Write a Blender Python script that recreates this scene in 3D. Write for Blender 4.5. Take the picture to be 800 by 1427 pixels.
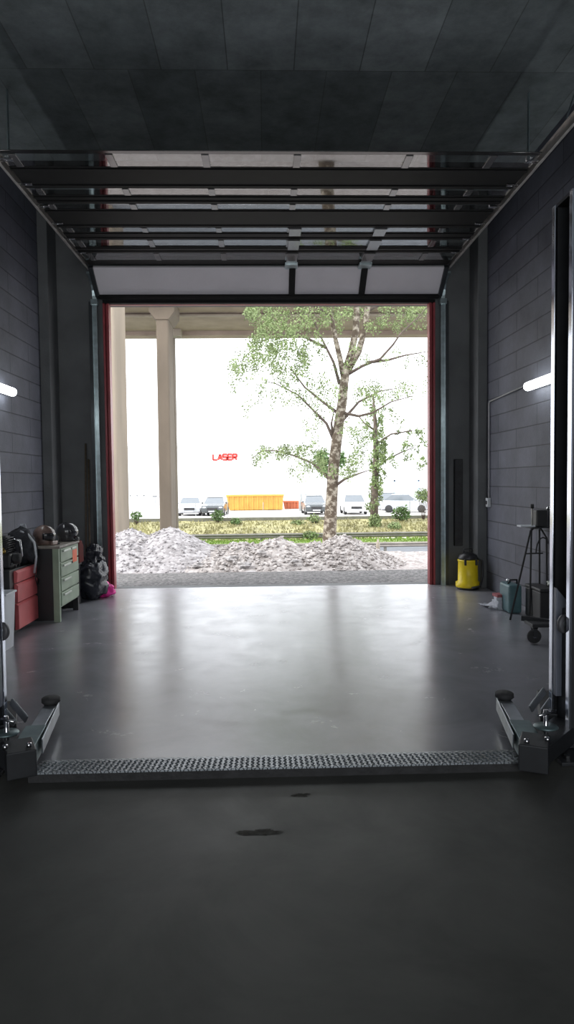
import bpy, bmesh, math, random
from mathutils import Vector, Matrix, noise
for o in list(bpy.data.objects): bpy.data.objects.remove(o, do_unlink=True)
S = bpy.context.scene; COL = S.collection
PI = math.pi; R = math.radians
random.seed(7)

# ------------------------------------------------------------ camera
W_, H_, F_ = 800, 1427, 960.0
YAW, PITCH, ROLL = R(1.75), R(2.6), R(0.6)
camd = bpy.data.cameras.new('camera'); cam = bpy.data.objects.new('camera', camd); COL.objects.link(cam)
camd.sensor_fit = 'VERTICAL'; camd.sensor_height = 36.0; camd.lens = 36.0*F_/H_
camd.clip_start = 0.05; camd.clip_end = 600
CM = Matrix.Translation((0, 0, 1.6)) @ Matrix.Rotation(-YAW, 4, 'Z') @ Matrix.Rotation(R(90)-PITCH, 4, 'X') @ Matrix.Rotation(-ROLL, 4, 'Z')
cam.matrix_world = CM
S.camera = cam
# ------------------------------------------------------------ sky, sun, exposure
wd = bpy.data.worlds.new('sky'); S.world = wd; wd.use_nodes = True
bg = wd.node_tree.nodes['Background']; bg.inputs[0].default_value = (0.93, 0.96, 1.0, 1); bg.inputs[1].default_value = 3.2
sd = bpy.data.lights.new('sun', 'SUN'); so = bpy.data.objects.new('sun', sd); COL.objects.link(so)
sd.energy = 3.0; sd.angle = R(25); sd.color = (1, 0.96, 0.9)
so.location = (-20, -8, 30)
so.rotation_euler = Vector((0.75, 0.3, -0.6)).to_track_quat('-Z', 'Y').to_euler()
# soft fill light added behind the camera, before the solid back wall
ad = bpy.data.lights.new('rear_fill_light', 'AREA'); ao = bpy.data.objects.new('rear_fill_light', ad); COL.objects.link(ao)
ad.shape = 'RECTANGLE'; ad.size = 5.6; ad.size_y = 4.2; ad.energy = 260; ad.color = (.95, .98, 1.0)
ao.location = (0, -4.9, 2.6); ao.rotation_euler = (R(90), 0, 0)
S.view_settings.view_transform = 'Standard'; S.view_settings.look = 'None'
S.view_settings.exposure = 0.0; S.view_settings.gamma = 1.0; S.view_settings.use_curve_mapping = False
TUBE_E = 9.0        # radiance of the fluorescent tubes

# ------------------------------------------------------------ helpers
def ray(px, py):
    d = Vector(((px-W_/2)/F_, -(py-H_/2)/F_, -1.0))
    return (CM.to_3x3() @ d)
def at(px, py, Y):                       # point of the sight line at distance Y
    d = ray(px, py); t = Y/d.y
    return Vector((0, 0, 1.6)) + d*t
def ground(px, py, z=0.0):               # point of the sight line at height z
    d = ray(px, py); t = (z-1.6)/d.z
    return Vector((0, 0, 1.6)) + d*t
def onx(px, py, X):
    d = ray(px, py); t = X/d.x
    return Vector((0, 0, 1.6)) + d*t

def tag(o, label=None, cat=None, group=None, kind=None):
    if label: o['label'] = label
    if cat: o['category'] = cat
    if group: o['group'] = group
    if kind: o['kind'] = kind
    return o
def thing(name, loc, label, cat, group=None, rz=0):
    o = bpy.data.objects.new(name, None); COL.objects.link(o)
    o.empty_display_size = 0.1
    o.location = loc; o.rotation_euler.z = rz
    return tag(o, label, cat, group)
def copy_tree(o, parent=None):
    c = o.copy(); COL.objects.link(c); c.parent = parent
    for ch in [x for x in bpy.data.objects if x.parent == o]: copy_tree(ch, c)
    return c

class MB:
    def __init__(s): s.v = []; s.f = []; s.sm = []
    def add(s, vs, fs, smooth=False):
        b = len(s.v); s.v += [Vector(v) for v in vs]
        for f in fs: s.f.append([b+i for i in f]); s.sm.append(smooth)
        return s
    def box(s, a, b, rz=0, piv=None):
        x0, y0, z0 = a; x1, y1, z1 = b
        vs = [Vector(p) for p in ((x0,y0,z0),(x1,y0,z0),(x1,y1,z0),(x0,y1,z0),(x0,y0,z1),(x1,y0,z1),(x1,y1,z1),(x0,y1,z1))]
        if rz:
            p = Vector(piv) if piv else Vector(((x0+x1)/2, (y0+y1)/2, 0))
            M = Matrix.Translation(p) @ Matrix.Rotation(rz, 4, 'Z') @ Matrix.Translation(-p)
            vs = [M @ v for v in vs]
        return s.add(vs, [(0,3,2,1),(4,5,6,7),(0,1,5,4),(1,2,6,5),(2,3,7,6),(3,0,4,7)])
    def beam(s, p, q, w, h, up=(0,0,1)):            # rectangular bar from p to q
        p = Vector(p); q = Vector(q); d = (q-p).normalized(); u = Vector(up)
        r = d.cross(u).normalized(); u = r.cross(d).normalized()
        vs = [c + r*(w/2*i) + u*(h/2*j) for c in (p, q) for i, j in ((-1,-1),(1,-1),(1,1),(-1,1))]
        return s.add(vs, [(0,1,2,3),(7,6,5,4),(0,4,5,1),(1,5,6,2),(2,6,7,3),(3,7,4,0)])
    def tube(s, pts, r, n=10, cap=True, smooth=True):
        pts = [Vector(p) for p in pts]; k = len(pts)
        rs = r if isinstance(r, (list, tuple)) else [r]*k
        vs = []; ref = None
        for i, p in enumerate(pts):
            d = (pts[min(i+1, k-1)] - pts[max(i-1, 0)]).normalized()
            if ref is None: ref = Vector((0,0,1)) if abs(d.z) < .9 else Vector((1,0,0))
            a = (ref - d*ref.dot(d)).normalized(); b = d.cross(a); ref = a
            for j in range(n):
                t = 2*PI*j/n; vs.append(p + (a*math.cos(t)+b*math.sin(t))*rs[i])
        fs = [(i*n+j, i*n+(j+1)%n, (i+1)*n+(j+1)%n, (i+1)*n+j) for i in range(k-1) for j in range(n)]
        s.add(vs, fs, smooth)
        if cap:
            b = len(s.v)-k*n
            s.f.append([b+j for j in range(n)][::-1]); s.sm.append(False)
            s.f.append([b+(k-1)*n+j for j in range(n)]); s.sm.append(False)
        return s
    def lathe(s, prof, c=(0,0,0), n=20, axis='Z', smooth=True):
        vs = []; c = Vector(c)
        for (r, z) in prof:
            for j in range(n):
                t = 2*PI*j/n; x, y = r*math.cos(t), r*math.sin(t)
                vs.append(c + (Vector((x,y,z)) if axis == 'Z' else Vector((z,x,y)) if axis == 'X' else Vector((y,z,x))))
        k = len(prof)
        s.add(vs, [(i*n+j, i*n+(j+1)%n, (i+1)*n+(j+1)%n, (i+1)*n+j) for i in range(k-1) for j in range(n)], smooth)
        return s
    def ell(s, c, r, n=16, m=10, nz=0, sc=3, seed=0):      # ellipsoid with optional lumps
        c = Vector(c); r = r if isinstance(r, (tuple, list)) else (r, r, r)
        vs = []
        for i in range(m+1):
            ph = PI*i/m
            for j in range(n):
                t = 2*PI*j/n; d = Vector((math.sin(ph)*math.cos(t), math.sin(ph)*math.sin(t), math.cos(ph)))
                k = 1 + (nz*noise.noise(d*sc+Vector((seed, seed*1.7, 0))) if nz else 0)
                vs.append(c + Vector((d.x*r[0], d.y*r[1], d.z*r[2]))*k)
        return s.add(vs, [(i*n+j, (i+1)*n+j, (i+1)*n+(j+1)%n, i*n+(j+1)%n) for i in range(m) for j in range(n)], True)
    def prism(s, poly, a, b, axis='X', smooth=False):        # 2D outline extruded from a to b
        n = len(poly); vs = []
        for t in (a, b):
            for (u, v) in poly:
                vs.append((t,u,v) if axis == 'X' else (u,t,v) if axis == 'Y' else (u,v,t))
        fs = [tuple(range(n))[::-1], tuple(range(n, 2*n))] + [(i, (i+1)%n, n+(i+1)%n, n+i) for i in range(n)]
        return s.add(vs, fs, smooth)
    def xf(s, M, start=0):
        for i in range(start, len(s.v)): s.v[i] = M @ s.v[i]
        return s
    def build(s, name, mat, parent=None, bevel=0, local=False, fixn=True, origin=True):
        me = bpy.data.meshes.new(name)
        off = Vector((0,0,0))
        if parent is not None and not local:
            p = parent
            while p is not None: off += Vector(p.location); p = p.parent
        elif parent is None and origin and s.v:
            xs = [v.x for v in s.v]; ys = [v.y for v in s.v]; zs = [v.z for v in s.v]
            off = Vector(((min(xs)+max(xs))/2, (min(ys)+max(ys))/2, min(zs)))
        me.from_pydata([tuple(v-off) for v in s.v], [], s.f)
        for p, k in zip(me.polygons, s.sm): p.use_smooth = k
        if fixn:
            bm = bmesh.new(); bm.from_mesh(me); bmesh.ops.recalc_face_normals(bm, faces=bm.faces); bm.to_mesh(me); bm.free()
        o = bpy.data.objects.new(name, me); COL.objects.link(o)
        if parent is not None: o.parent = parent
        elif origin: o.location = off
        if mat: me.materials.append(mat)
        if bevel:
            m = o.modifiers.new('bevel', 'BEVEL'); m.width = bevel; m.segments = 2; m.limit_method = 'ANGLE'; m.angle_limit = R(50)
        return o

def mat(name, col, rough=.6, metal=0, var=.12, scale=6, bump=0, bscale=60, spec=.5, stretch=(1,1,1), emit=0, coat=0, rvar=0):
    m = bpy.data.materials.new(name); m.use_nodes = True; nt = m.node_tree; L = nt.links
    b = nt.nodes['Principled BSDF']
    b.inputs['Roughness'].default_value = rough; b.inputs['Metallic'].default_value = metal
    b.inputs['Specular IOR Level'].default_value = spec
    if coat: b.inputs['Coat Weight'].default_value = coat; b.inputs['Coat Roughness'].default_value = .1
    tc = nt.nodes.new('ShaderNodeTexCoord'); mp = nt.nodes.new('ShaderNodeMapping'); mp.inputs['Scale'].default_value = stretch
    L.new(tc.outputs['Object'], mp.inputs[0])
    n = nt.nodes.new('ShaderNodeTexNoise'); n.inputs['Scale'].default_value = scale; n.inputs['Detail'].default_value = 6
    L.new(mp.outputs[0], n.inputs['Vector'])
    r = nt.nodes.new('ShaderNodeValToRGB')
    r.color_ramp.elements[0].position = .3; r.color_ramp.elements[1].position = .7
    r.color_ramp.elements[0].color = (*[c*(1-var) for c in col], 1); r.color_ramp.elements[1].color = (*[min(1, c*(1+var)) for c in col], 1)
    L.new(n.outputs[0], r.inputs[0]); L.new(r.outputs[0], b.inputs['Base Color'])
    if rvar:
        mr = nt.nodes.new('ShaderNodeMapRange'); mr.inputs[3].default_value = rough-rvar; mr.inputs[4].default_value = rough+rvar
        mr.inputs[1].default_value = .3; mr.inputs[2].default_value = .7
        L.new(n.outputs[0], mr.inputs[0]); L.new(mr.outputs[0], b.inputs['Roughness'])
    if bump:
        n2 = nt.nodes.new('ShaderNodeTexNoise'); n2.inputs['Scale'].default_value = bscale; n2.inputs['Detail'].default_value = 5
        L.new(mp.outputs[0], n2.inputs['Vector'])
        bp = nt.nodes.new('ShaderNodeBump'); bp.inputs['Strength'].default_value = bump; bp.inputs['Distance'].default_value = .02
        L.new(n2.outputs[0], bp.inputs['Height']); L.new(bp.outputs[0], b.inputs['Normal'])
    if emit: b.inputs['Emission Color'].default_value = (*col, 1); b.inputs['Emission Strength'].default_value = emit
    return m

def brick_mat(name, c1, c2, mortar, bw, bh, axes, rough, msize=.006, bump=.5, varscale=1.5, var=.3, squash_off=.5):
    m = bpy.data.materials.new(name); m.use_nodes = True; nt = m.node_tree; L = nt.links
    b = nt.nodes['Principled BSDF']; b.inputs['Roughness'].default_value = rough
    g = nt.nodes.new('ShaderNodeNewGeometry'); sp = nt.nodes.new('ShaderNodeSeparateXYZ'); cb = nt.nodes.new('ShaderNodeCombineXYZ')
    L.new(g.outputs['Position'], sp.inputs[0]); L.new(sp.outputs[axes[0]], cb.inputs[0]); L.new(sp.outputs[axes[1]], cb.inputs[1])
    t = nt.nodes.new('ShaderNodeTexBrick'); L.new(cb.outputs[0], t.inputs['Vector'])
    t.offset = squash_off
    t.inputs['Color1'].default_value = (*c1, 1); t.inputs['Color2'].default_value = (*c2, 1); t.inputs['Mortar'].default_value = (*mortar, 1)
    t.inputs['Scale'].default_value = 1; t.inputs['Mortar Size'].default_value = msize; t.inputs['Mortar Smooth'].default_value = .3
    t.inputs['Brick Width'].default_value = bw; t.inputs['Row Height'].default_value = bh
    n = nt.nodes.new('ShaderNodeTexNoise'); n.inputs['Scale'].default_value = varscale; n.inputs['Detail'].default_value = 8; n.inputs['Roughness'].default_value = .7
    L.new(g.outputs['Position'], n.inputs['Vector'])
    mr = nt.nodes.new('ShaderNodeMapRange'); mr.inputs[1].default_value = .3; mr.inputs[2].default_value = .7
    mr.inputs[3].default_value = 1-var; mr.inputs[4].default_value = 1+var
    L.new(n.outputs[0], mr.inputs[0])
    mx = nt.nodes.new('ShaderNodeVectorMath'); mx.operation = 'SCALE'
    L.new(t.outputs['Color'], mx.inputs[0]); L.new(mr.outputs[0], mx.inputs['Scale']); L.new(mx.outputs[0], b.inputs['Base Color'])
    bp = nt.nodes.new('ShaderNodeBump'); bp.inputs['Strength'].default_value = bump; bp.inputs['Distance'].default_value = .01; bp.invert = True
    n3 = nt.nodes.new('ShaderNodeTexNoise'); n3.inputs['Scale'].default_value = 40; L.new(g.outputs['Position'], n3.inputs['Vector'])
    ad = nt.nodes.new('ShaderNodeMath'); ad.operation = 'MULTIPLY_ADD'; ad.inputs[1].default_value = .25
    L.new(n3.outputs[0], ad.inputs[0]); L.new(t.outputs['Fac'], ad.inputs[2])
    L.new(ad.outputs[0], bp.inputs['Height']); L.new(bp.outputs[0], b.inputs['Normal'])
    return m

def stone_mat(name, c1, c2, c3, scale, bump=1.0, dist=.03):
    m = bpy.data.materials.new(name); m.use_nodes = True; nt = m.node_tree; L = nt.links
    b = nt.nodes['Principled BSDF']; b.inputs['Roughness'].default_value = .9
    g = nt.nodes.new('ShaderNodeNewGeometry')
    v = nt.nodes.new('ShaderNodeTexVoronoi'); v.inputs['Scale'].default_value = scale; L.new(g.outputs['Position'], v.inputs['Vector'])
    sp = nt.nodes.new('ShaderNodeSeparateXYZ'); L.new(v.outputs['Color'], sp.inputs[0])
    r = nt.nodes.new('ShaderNodeValToRGB'); e = r.color_ramp.elements
    e[0].color = (*c1, 1); e[0].position = .1; e[1].color = (*c3, 1); e[1].position = .9
    k = e.new(.5); k.color = (*c2, 1)
    L.new(sp.outputs[0], r.inputs[0]); L.new(r.outputs[0], b.inputs['Base Color'])
    bp = nt.nodes.new('ShaderNodeBump'); bp.inputs['Strength'].default_value = bump; bp.inputs['Distance'].default_value = dist; bp.invert = True
    L.new(v.outputs['Distance'], bp.inputs['Height']); L.new(bp.outputs[0], b.inputs['Normal'])
    return m

def floor_mat(name, c1, c2, rough, rvar, spec=.5):
    m = bpy.data.materials.new(name); m.use_nodes = True; nt = m.node_tree; L = nt.links
    b = nt.nodes['Principled BSDF']; b.inputs['Specular IOR Level'].default_value = spec
    g = nt.nodes.new('ShaderNodeNewGeometry')
    n = nt.nodes.new('ShaderNodeTexNoise'); n.inputs['Scale'].default_value = 1.3; n.inputs['Detail'].default_value = 10; n.inputs['Roughness'].default_value = .65; n.inputs['Distortion'].default_value = .6
    L.new(g.outputs['Position'], n.inputs['Vector'])
    r = nt.nodes.new('ShaderNodeValToRGB'); r.color_ramp.elements[0].position = .3; r.color_ramp.elements[1].position = .72
    r.color_ramp.elements[0].color = (*c1, 1); r.color_ramp.elements[1].color = (*c2, 1)
    L.new(n.outputs[0], r.inputs[0]); L.new(r.outputs[0], b.inputs['Base Color'])
    n2 = nt.nodes.new('ShaderNodeTexNoise'); n2.inputs['Scale'].default_value = 2.6; n2.inputs['Detail'].default_value = 12; n2.inputs['Roughness'].default_value = .7; n2.inputs['Distortion'].default_value = .5
    L.new(g.outputs['Position'], n2.inputs['Vector'])
    mr = nt.nodes.new('ShaderNodeMapRange'); mr.inputs[1].default_value = .32; mr.inputs[2].default_value = .68
    mr.inputs[3].default_value = rough-rvar; mr.inputs[4].default_value = rough+rvar
    L.new(n2.outputs[0], mr.inputs[0]); L.new(mr.outputs[0], b.inputs['Roughness'])
    n3 = nt.nodes.new('ShaderNodeTexNoise'); n3.inputs['Scale'].default_value = 5; n3.inputs['Detail'].default_value = 4
    L.new(g.outputs['Position'], n3.inputs['Vector'])
    bp = nt.nodes.new('ShaderNodeBump'); bp.inputs['Strength'].default_value = .10; bp.inputs['Distance'].default_value = .01
    L.new(n3.outputs[0], bp.inputs['Height']); L.new(bp.outputs[0], b.inputs['Normal'])
    return m

def plate_mat(name):                                   # tread plate: raised lozenges by bump
    m = mat(name, (.17, .185, .20), .42, .85, .25, 8); nt = m.node_tree; L = nt.links; b = nt.nodes['Principled BSDF']
    g = nt.nodes.new('ShaderNodeNewGeometry')
    hs = []
    for ang in (45, -45):
        mp = nt.nodes.new('ShaderNodeMapping'); mp.inputs['Rotation'].default_value = (0, 0, R(ang)); mp.inputs['Scale'].default_value = (1, 1, 1)
        L.new(g.outputs['Position'], mp.inputs[0])
        t = nt.nodes.new('ShaderNodeTexBrick'); t.offset = .5
        t.inputs['Scale'].default_value = 1; t.inputs['Brick Width'].default_value = .060; t.inputs['Row Height'].default_value = .030
        t.inputs['Mortar Size'].default_value = .007; t.inputs['Mortar Smooth'].default_value = .6
        L.new(mp.outputs[0], t.inputs['Vector']); hs.append(t)
    mn = nt.nodes.new('ShaderNodeMath'); mn.operation = 'MAXIMUM'
    L.new(hs[0].outputs['Fac'], mn.inputs[0]); L.new(hs[1].outputs['Fac'], mn.inputs[1])
    bp = nt.nodes.new('ShaderNodeBump'); bp.inputs['Strength'].default_value = 1; bp.inputs['Distance'].default_value = .006
    L.new(mn.outputs[0], bp.inputs['Height']); L.new(bp.outputs[0], b.inputs['Normal'])
    return m

M = {
 'block': brick_mat('painted_block', (.098,.103,.130), (.122,.128,.158), (.05,.053,.065), 1.35, .248, ('Y','Z'), .6, .008, .9, 1.6, .3),
 'frontwall': mat('front_wall_concrete', (.13,.135,.138), .75, 0, .2, 2, .2, 30),
 'ceiling': brick_mat('formwork_concrete', (.17,.195,.20), (.32,.355,.36), (.14,.155,.155), .62, 2.2167, ('X','Y'), .8, .006, .3, 2.2, .4),
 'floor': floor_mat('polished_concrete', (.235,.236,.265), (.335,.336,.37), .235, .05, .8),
 'floor2': floor_mat('dark_rough_concrete', (.05,.051,.048), (.10,.10,.093), .5, .06, .3),  # darker and rougher than the main floor
 'red_jamb': mat('red_painted_steel', (.33,.05,.06), .35, 0, .15, 6),
 'dark_steel': mat('dark_steel', (.05,.055,.06), .35, .5, .2, 6),
 'galv': mat('galvanised_steel', (.42,.50,.52), .3, .9, .2, 12),
 'track': mat('galvanised_track', (.46,.44,.42), .4, .7, .15, 12),
 'rail_black': mat('black_door_rail', (.012,.012,.012), .6, 0, .15, 6, spec=.15),
 'edge_rail': mat('glossy_door_edge', (.02,.02,.02), .12, 0, .1, 6),
 'mullion': mat('grey_door_mullion', (.09,.088,.09), .22, .0, .1, 6, coat=.5),
 'panel': mat('door_panel_foam', (.70,.67,.70), .6, 0, .05, 2, .1, 40),
 'lift': mat('lift_paint', (.30,.34,.40), .3, .35, .12, 5, coat=.3),
 'lip': mat('polished_lift_edge', (.72,.76,.86), .13, 1.0, .03, 5),
 'lift_dark': mat('lift_dark_paint', (.028,.03,.034), .5, .2, .2, 8),
 'lozenge': mat('worn_tread', (.50,.54,.57), .3, .9, .1, 9),
 'ring': mat('ring_grey', (.10,.10,.11), .5, .2, .2, 12),
 'carriage': mat('carriage_paint', (.20,.22,.27), .45, .1, .1, 5),
 'lift_plate': mat('lift_arm_steel', (.40,.43,.47), .3, .8, .2, 9),
 'teal_steel': mat('zinc_arm_plate', (.16,.22,.23), .4, .6, .25, 9),
 'chrome': mat('chrome', (.65,.65,.67), .15, 1, .05, 9),
 'rubber': mat('rubber', (.035,.035,.037), .75, 0, .25, 12, .3, 50),
 'black': mat('black_plastic', (.022,.022,.024), .4, 0, .2, 8),
 'tread': plate_mat('tread_plate'),
 'cab_red': mat('red_enamel', (.72,.15,.16), .4, 0, .12, 5),
 'cab_black': mat('black_enamel', (.018,.018,.02), .45, 0, .2, 5),
 'cab_green': mat('grey_green_enamel', (.30,.38,.28), .5, 0, .15, 5),
 'cab_top': mat('worn_worktop', (.28,.25,.22), .5, 0, .3, 9),
 'handle': mat('pale_handle', (.6,.63,.58), .4, .3, .1, 9),
 'orange': mat('orange_sticker', (.85,.16,.07), .6, 0, .1, 9),
 'bag': mat('black_bin_liner', (.03,.032,.042), .2, 0, .2, 6, .5, 14),
 'pink': mat('pink_bag', (1.0,.05,.38), .45, 0, .12, 8, .4, 20),
 'white': mat('white_plastic', (.72,.75,.80), .4, 0, .05, 6),
 'fabric': mat('black_fabric', (.04,.042,.05), .85, 0, .3, 14, .4, 60),
 'reflect': mat('pale_strap', (.5,.52,.56), .35, .3, .15, 20),
 'helmet': mat('helmet_shell', (.05,.05,.055), .18, 0, .2, 5, coat=.6),
 'helmet_brown': mat('brown_shell', (.22,.15,.13), .25, 0, .8, 5, coat=.5),
 'vis': mat('smoked_visor', (.02,.02,.025), .08, 0, .1, 5, coat=1),
 'brass': mat('brass', (.45,.30,.08), .3, .8, .2, 14),
 'can_red': mat('dark_red_can', (.09,.010,.009), .8, 0, .2, 8, spec=.15),
 'yellow': mat('yellow_tub', (.90,.68,.015), .38, 0, .08, 6),
 'teal': mat('teal_plastic', (.09,.18,.20), .4, 0, .2, 8),
 'paper': mat('paper', (.62,.64,.70), .8, 0, .08, 30),
 'redpaper': mat('red_paper', (.38,.12,.13), .8, 0, .2, 30),
 'lamp_body': mat('lamp_housing', (.6,.62,.64), .4, 0, .05, 6),
 'tube': mat('lamp_tube', (.93,.98,1.0), .4, 0, 0, 6, emit=TUBE_E),
 'conduit': mat('grey_conduit', (.42,.42,.42), .4, 0, .1, 12),
 'wood': mat('pole_wood', (.10,.075,.05), .7, 0, .3, 20),
 # outside
 'apron': stone_mat('dark_chippings', (.07,.068,.068), (.13,.125,.125), (.22,.21,.21), 28, .6, .01),
 'gravel': stone_mat('pale_gravel', (.29,.25,.24), (.35,.31,.30), (.42,.385,.375), 16, .8, .02),
 'rubble': stone_mat('crushed_stone', (.24,.225,.23), (.32,.30,.305), (.42,.40,.41), 15, .7, .02),
 'rubble2': stone_mat('crushed_pale_stone', (.26,.235,.225), (.35,.32,.31), (.46,.43,.42), 12, .7, .02),
 'rock': mat('broken_stone', (.40,.38,.38), .85, 0, .3, 12, .5, 30),
 'asphalt': mat('asphalt', (.20,.215,.24), .8, 0, .12, 2, .2, 60),
 'grass': mat('grass', (.20,.30,.055), .8, 0, .4, 3, .4, 20),
 'verge': mat('dry_verge', (.27,.25,.12), .9, 0, .35, .9, .5, 12),
 'dry': mat('dry_grass', (.25,.235,.11), .8, 0, .45, 1.2),
 'yard': mat('yard_concrete', (.62,.60,.58), .8, 0, .08, 1),
 'kerb': mat('kerb', (.16,.16,.13), .8, 0, .2, 3),
 'deck': mat('viaduct_deck_concrete', (.30,.235,.19), .85, 0, .16, 1.2),
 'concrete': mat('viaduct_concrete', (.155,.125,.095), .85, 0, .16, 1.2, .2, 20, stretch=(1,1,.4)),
 'concrete_light': mat('viaduct_edge_concrete', (.32,.28,.23), .85, 0, .12, 1.5),
 'pier_light': mat('pale_pier_concrete', (.27,.225,.175), .85, 0, .14, 1.0, .2, 20, stretch=(1,1,.3)),
 'rail_grey': mat('guardrail_zinc', (.20,.19,.17), .6, .2, .15, 3),
 'rail_white': mat('pale_guardrail_zinc', (.34,.31,.28), .6, .2, .15, 3),
 'hall': mat('white_cladding', (.82,.83,.86), .6, 0, .03, 1),
 'hall_trim': mat('cladding_trim', (.52,.53,.55), .6, 0, .05, 1),
 'blue_trim': mat('blue_door_frame', (.38,.50,.72), .6, 0, .05, 1),
 'grey_dark': mat('opening_grey', (.22,.23,.25), .6, 0, .2, 1),
 'skip_yellow': mat('skip_yellow_paint', (.58,.31,.06), .5, 0, .15, 1.5),
 'skip_red': mat('skip_red_paint', (.50,.14,.06), .5, 0, .15, 1.5),
 'sign_red': mat('sign_red_letters', (.80,.05,.04), .5, 0, .05, 3),
 'leaf': mat('birch_leaf', (.20,.26,.11), .6, 0, .45, 1.6, spec=.3),
 'leaf2': mat('ivy_leaf', (.19,.25,.11), .6, 0, .45, 1.2, spec=.3),
 'leaf3': mat('shrub_leaf', (.10,.17,.06), .6, 0, .4, 2, spec=.3),
 'branch': mat('branch_bark', (.11,.085,.07), .85, 0, .3, 6),
 'car_white': mat('white_car_paint', (.75,.75,.76), .25, 0, .03, 3, coat=.6),
 'car_black': mat('black_car_paint', (.06,.07,.075), .25, 0, .1, 3, coat=.6),
 'car_silver': mat('silver_car_paint', (.50,.52,.56), .25, .3, .03, 3, coat=.6),
 'car_glass': mat('car_glass', (.12,.14,.16), .08, 0, .05, 3, coat=1),
 'tank': mat('grey_tank', (.40,.42,.42), .5, .2, .15, 2),
}
def bark():
    m = bpy.data.materials.new('birch_bark'); m.use_nodes = True; nt = m.node_tree; L = nt.links; b = nt.nodes['Principled BSDF']; b.inputs['Roughness'].default_value = .8
    g = nt.nodes.new('ShaderNodeNewGeometry'); mp = nt.nodes.new('ShaderNodeMapping'); mp.inputs['Scale'].default_value = (7, 7, 8); L.new(g.outputs['Position'], mp.inputs[0])
    n = nt.nodes.new('ShaderNodeTexNoise'); n.inputs['Scale'].default_value = 1; n.inputs['Detail'].default_value = 5; n.inputs['Roughness'].default_value = .65; L.new(mp.outputs[0], n.inputs['Vector'])
    r = nt.nodes.new('ShaderNodeValToRGB'); e = r.color_ramp.elements; e[0].position = .47; e[0].color = (.085,.062,.042,1); e[1].position = .60; e[1].color = (.36,.32,.26,1)
    L.new(n.outputs[0], r.inputs[0]); L.new(r.outputs[0], b.inputs['Base Color']); return m
M['bark'] = bark()
def glass():
    m = bpy.data.materials.new('door_glass'); m.use_nodes = True; b = m.node_tree.nodes['Principled BSDF']
    b.inputs['Base Color'].default_value = (.85,.88,.88,1); b.inputs['Roughness'].default_value = .02; b.inputs['IOR'].default_value = 1.55
    b.inputs['Transmission Weight'].default_value = 1.0; return m
M['glass'] = glass()

# ============================================================ THE ROOM
XL, XR, YD, YB, ZC = -3.17, 3.22, 10.35, -5.0, 5.45
pL0 = at(151, 425, YD); pR0 = at(601, 423, YD)
OL = (ground(156, 820).x + pL0.x)/2; OR = (ground(606, 817).x + pR0.x)/2     # opening sides
OT = at(370, 424, YD).z
print('opening', OL, OR, OT, ground(156, 820), ground(606, 817))
T = .35
def struct(name, mb, m, **k):
    o = mb.build(name, m, **k); return tag(o, kind='structure')
YP = 3.90                                     # the tread plate lies here
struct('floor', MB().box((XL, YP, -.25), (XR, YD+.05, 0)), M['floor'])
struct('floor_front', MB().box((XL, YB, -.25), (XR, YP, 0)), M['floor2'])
struct('ceiling', MB().box((XL-T, YB-T, ZC), (XR+T, YD+T, ZC+.3)), M['ceiling'])
struct('wall_left', MB().box((XL-T, YB-T, -.25), (XL, YD+T, ZC)), M['block'])
struct('wall_right', MB().box((XR, YB-T, -.25), (XR+T, YD+T, ZC)), M['block'])
struct('wall_back', MB().box((XL, YB-T, -.25), (XR, YB, ZC)), M['frontwall'])
w = MB(); w.box((XL, YD, -.25), (OL-.05, YD+T, ZC)); w.box((OR+.05, YD, -.25), (XR, YD+T, ZC)); w.box((OL-.05, YD, OT+.05), (OR+.05, YD+T, ZC))
w.box((OL-.05, YD+.05, -.25), (OR+.05, YD+T, -.012))
struct('wall_front', w, M['frontwall'])
# concrete pilasters in both front corners
struct('trim_1', MB().box((XL, YD-.42, 0), (XL+.14, YD, ZC)), M['frontwall'], bevel=.01)
struct('trim_2', MB().box((XR-.14, YD-.42, 0), (XR, YD, ZC)), M['frontwall'], bevel=.01)
# ceiling beam
# red steel frame around the opening
fr = MB()
for x, s in ((OL, -1), (OR, 1)):
    for k, (a, b, ya, yb) in enumerate(((-.0, .03, YD-.02, YD+.12), (.03, .055, YD+.03, YD+.12), (.055, .085, YD-.03, YD+.12))):
        x0, x1 = sorted((x+s*a - s*.035, x+s*b - s*.035)); fr.box((x0, ya, 0), (x1, yb, OT+.03))
fr.box((OL-.05, YD+.04, OT+.008), (OR+.05, YD+.12, OT+.05))
struct('trim_3', MB().box((OL-.05, YD-.03, OT+.012), (OR+.05, YD+.04, OT+.06)), M['rail_black'])
struct('trim_4', fr, M['red_jamb'], bevel=.003)

# ------------------------------------------------------------ sectional overhead door
ZT = 4.66                                    # height of the parked door
DX0, DX1 = OL-.12, OR+.12
door = thing('door_1', (0, YD-.3, 0), None, None); door['kind'] = 'structure'
del_keys = [k for k in ('category',) if k in door]
def dz(y): return ZT
rails = [(6.52, 6.585), (6.84, 7.34), (7.50, 7.74), (7.88, 8.45), (8.59, 8.87), (9.12, 9.37), (9.66, 9.86)]
for i, (a, b) in enumerate(rails):
    r = MB().box((DX0, a, ZT-.014), (DX1, b, ZT+(.045 if i else -.006)))
    if b-a > .2:
        r.box((DX0, a+.04, ZT-.024), (DX1, a+.09, ZT-.014)); r.box((DX0, b-.09, ZT-.024), (DX1, b-.04, ZT-.014))
    r.build('rail', M['edge_rail'] if i == 0 else M['rail_black'], door, bevel=.004)
mx = [at(153, 232, 6.7).x-.88, at(155, 232, 6.7).x, at(287, 232, 6.7).x, at(414, 232, 6.7).x, at(568, 232, 6.7).x, at(568, 232, 6.7).x+.8]
gaps = [(rails[i][1], rails[i+1][0]) for i in range(len(rails)-1)]
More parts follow.
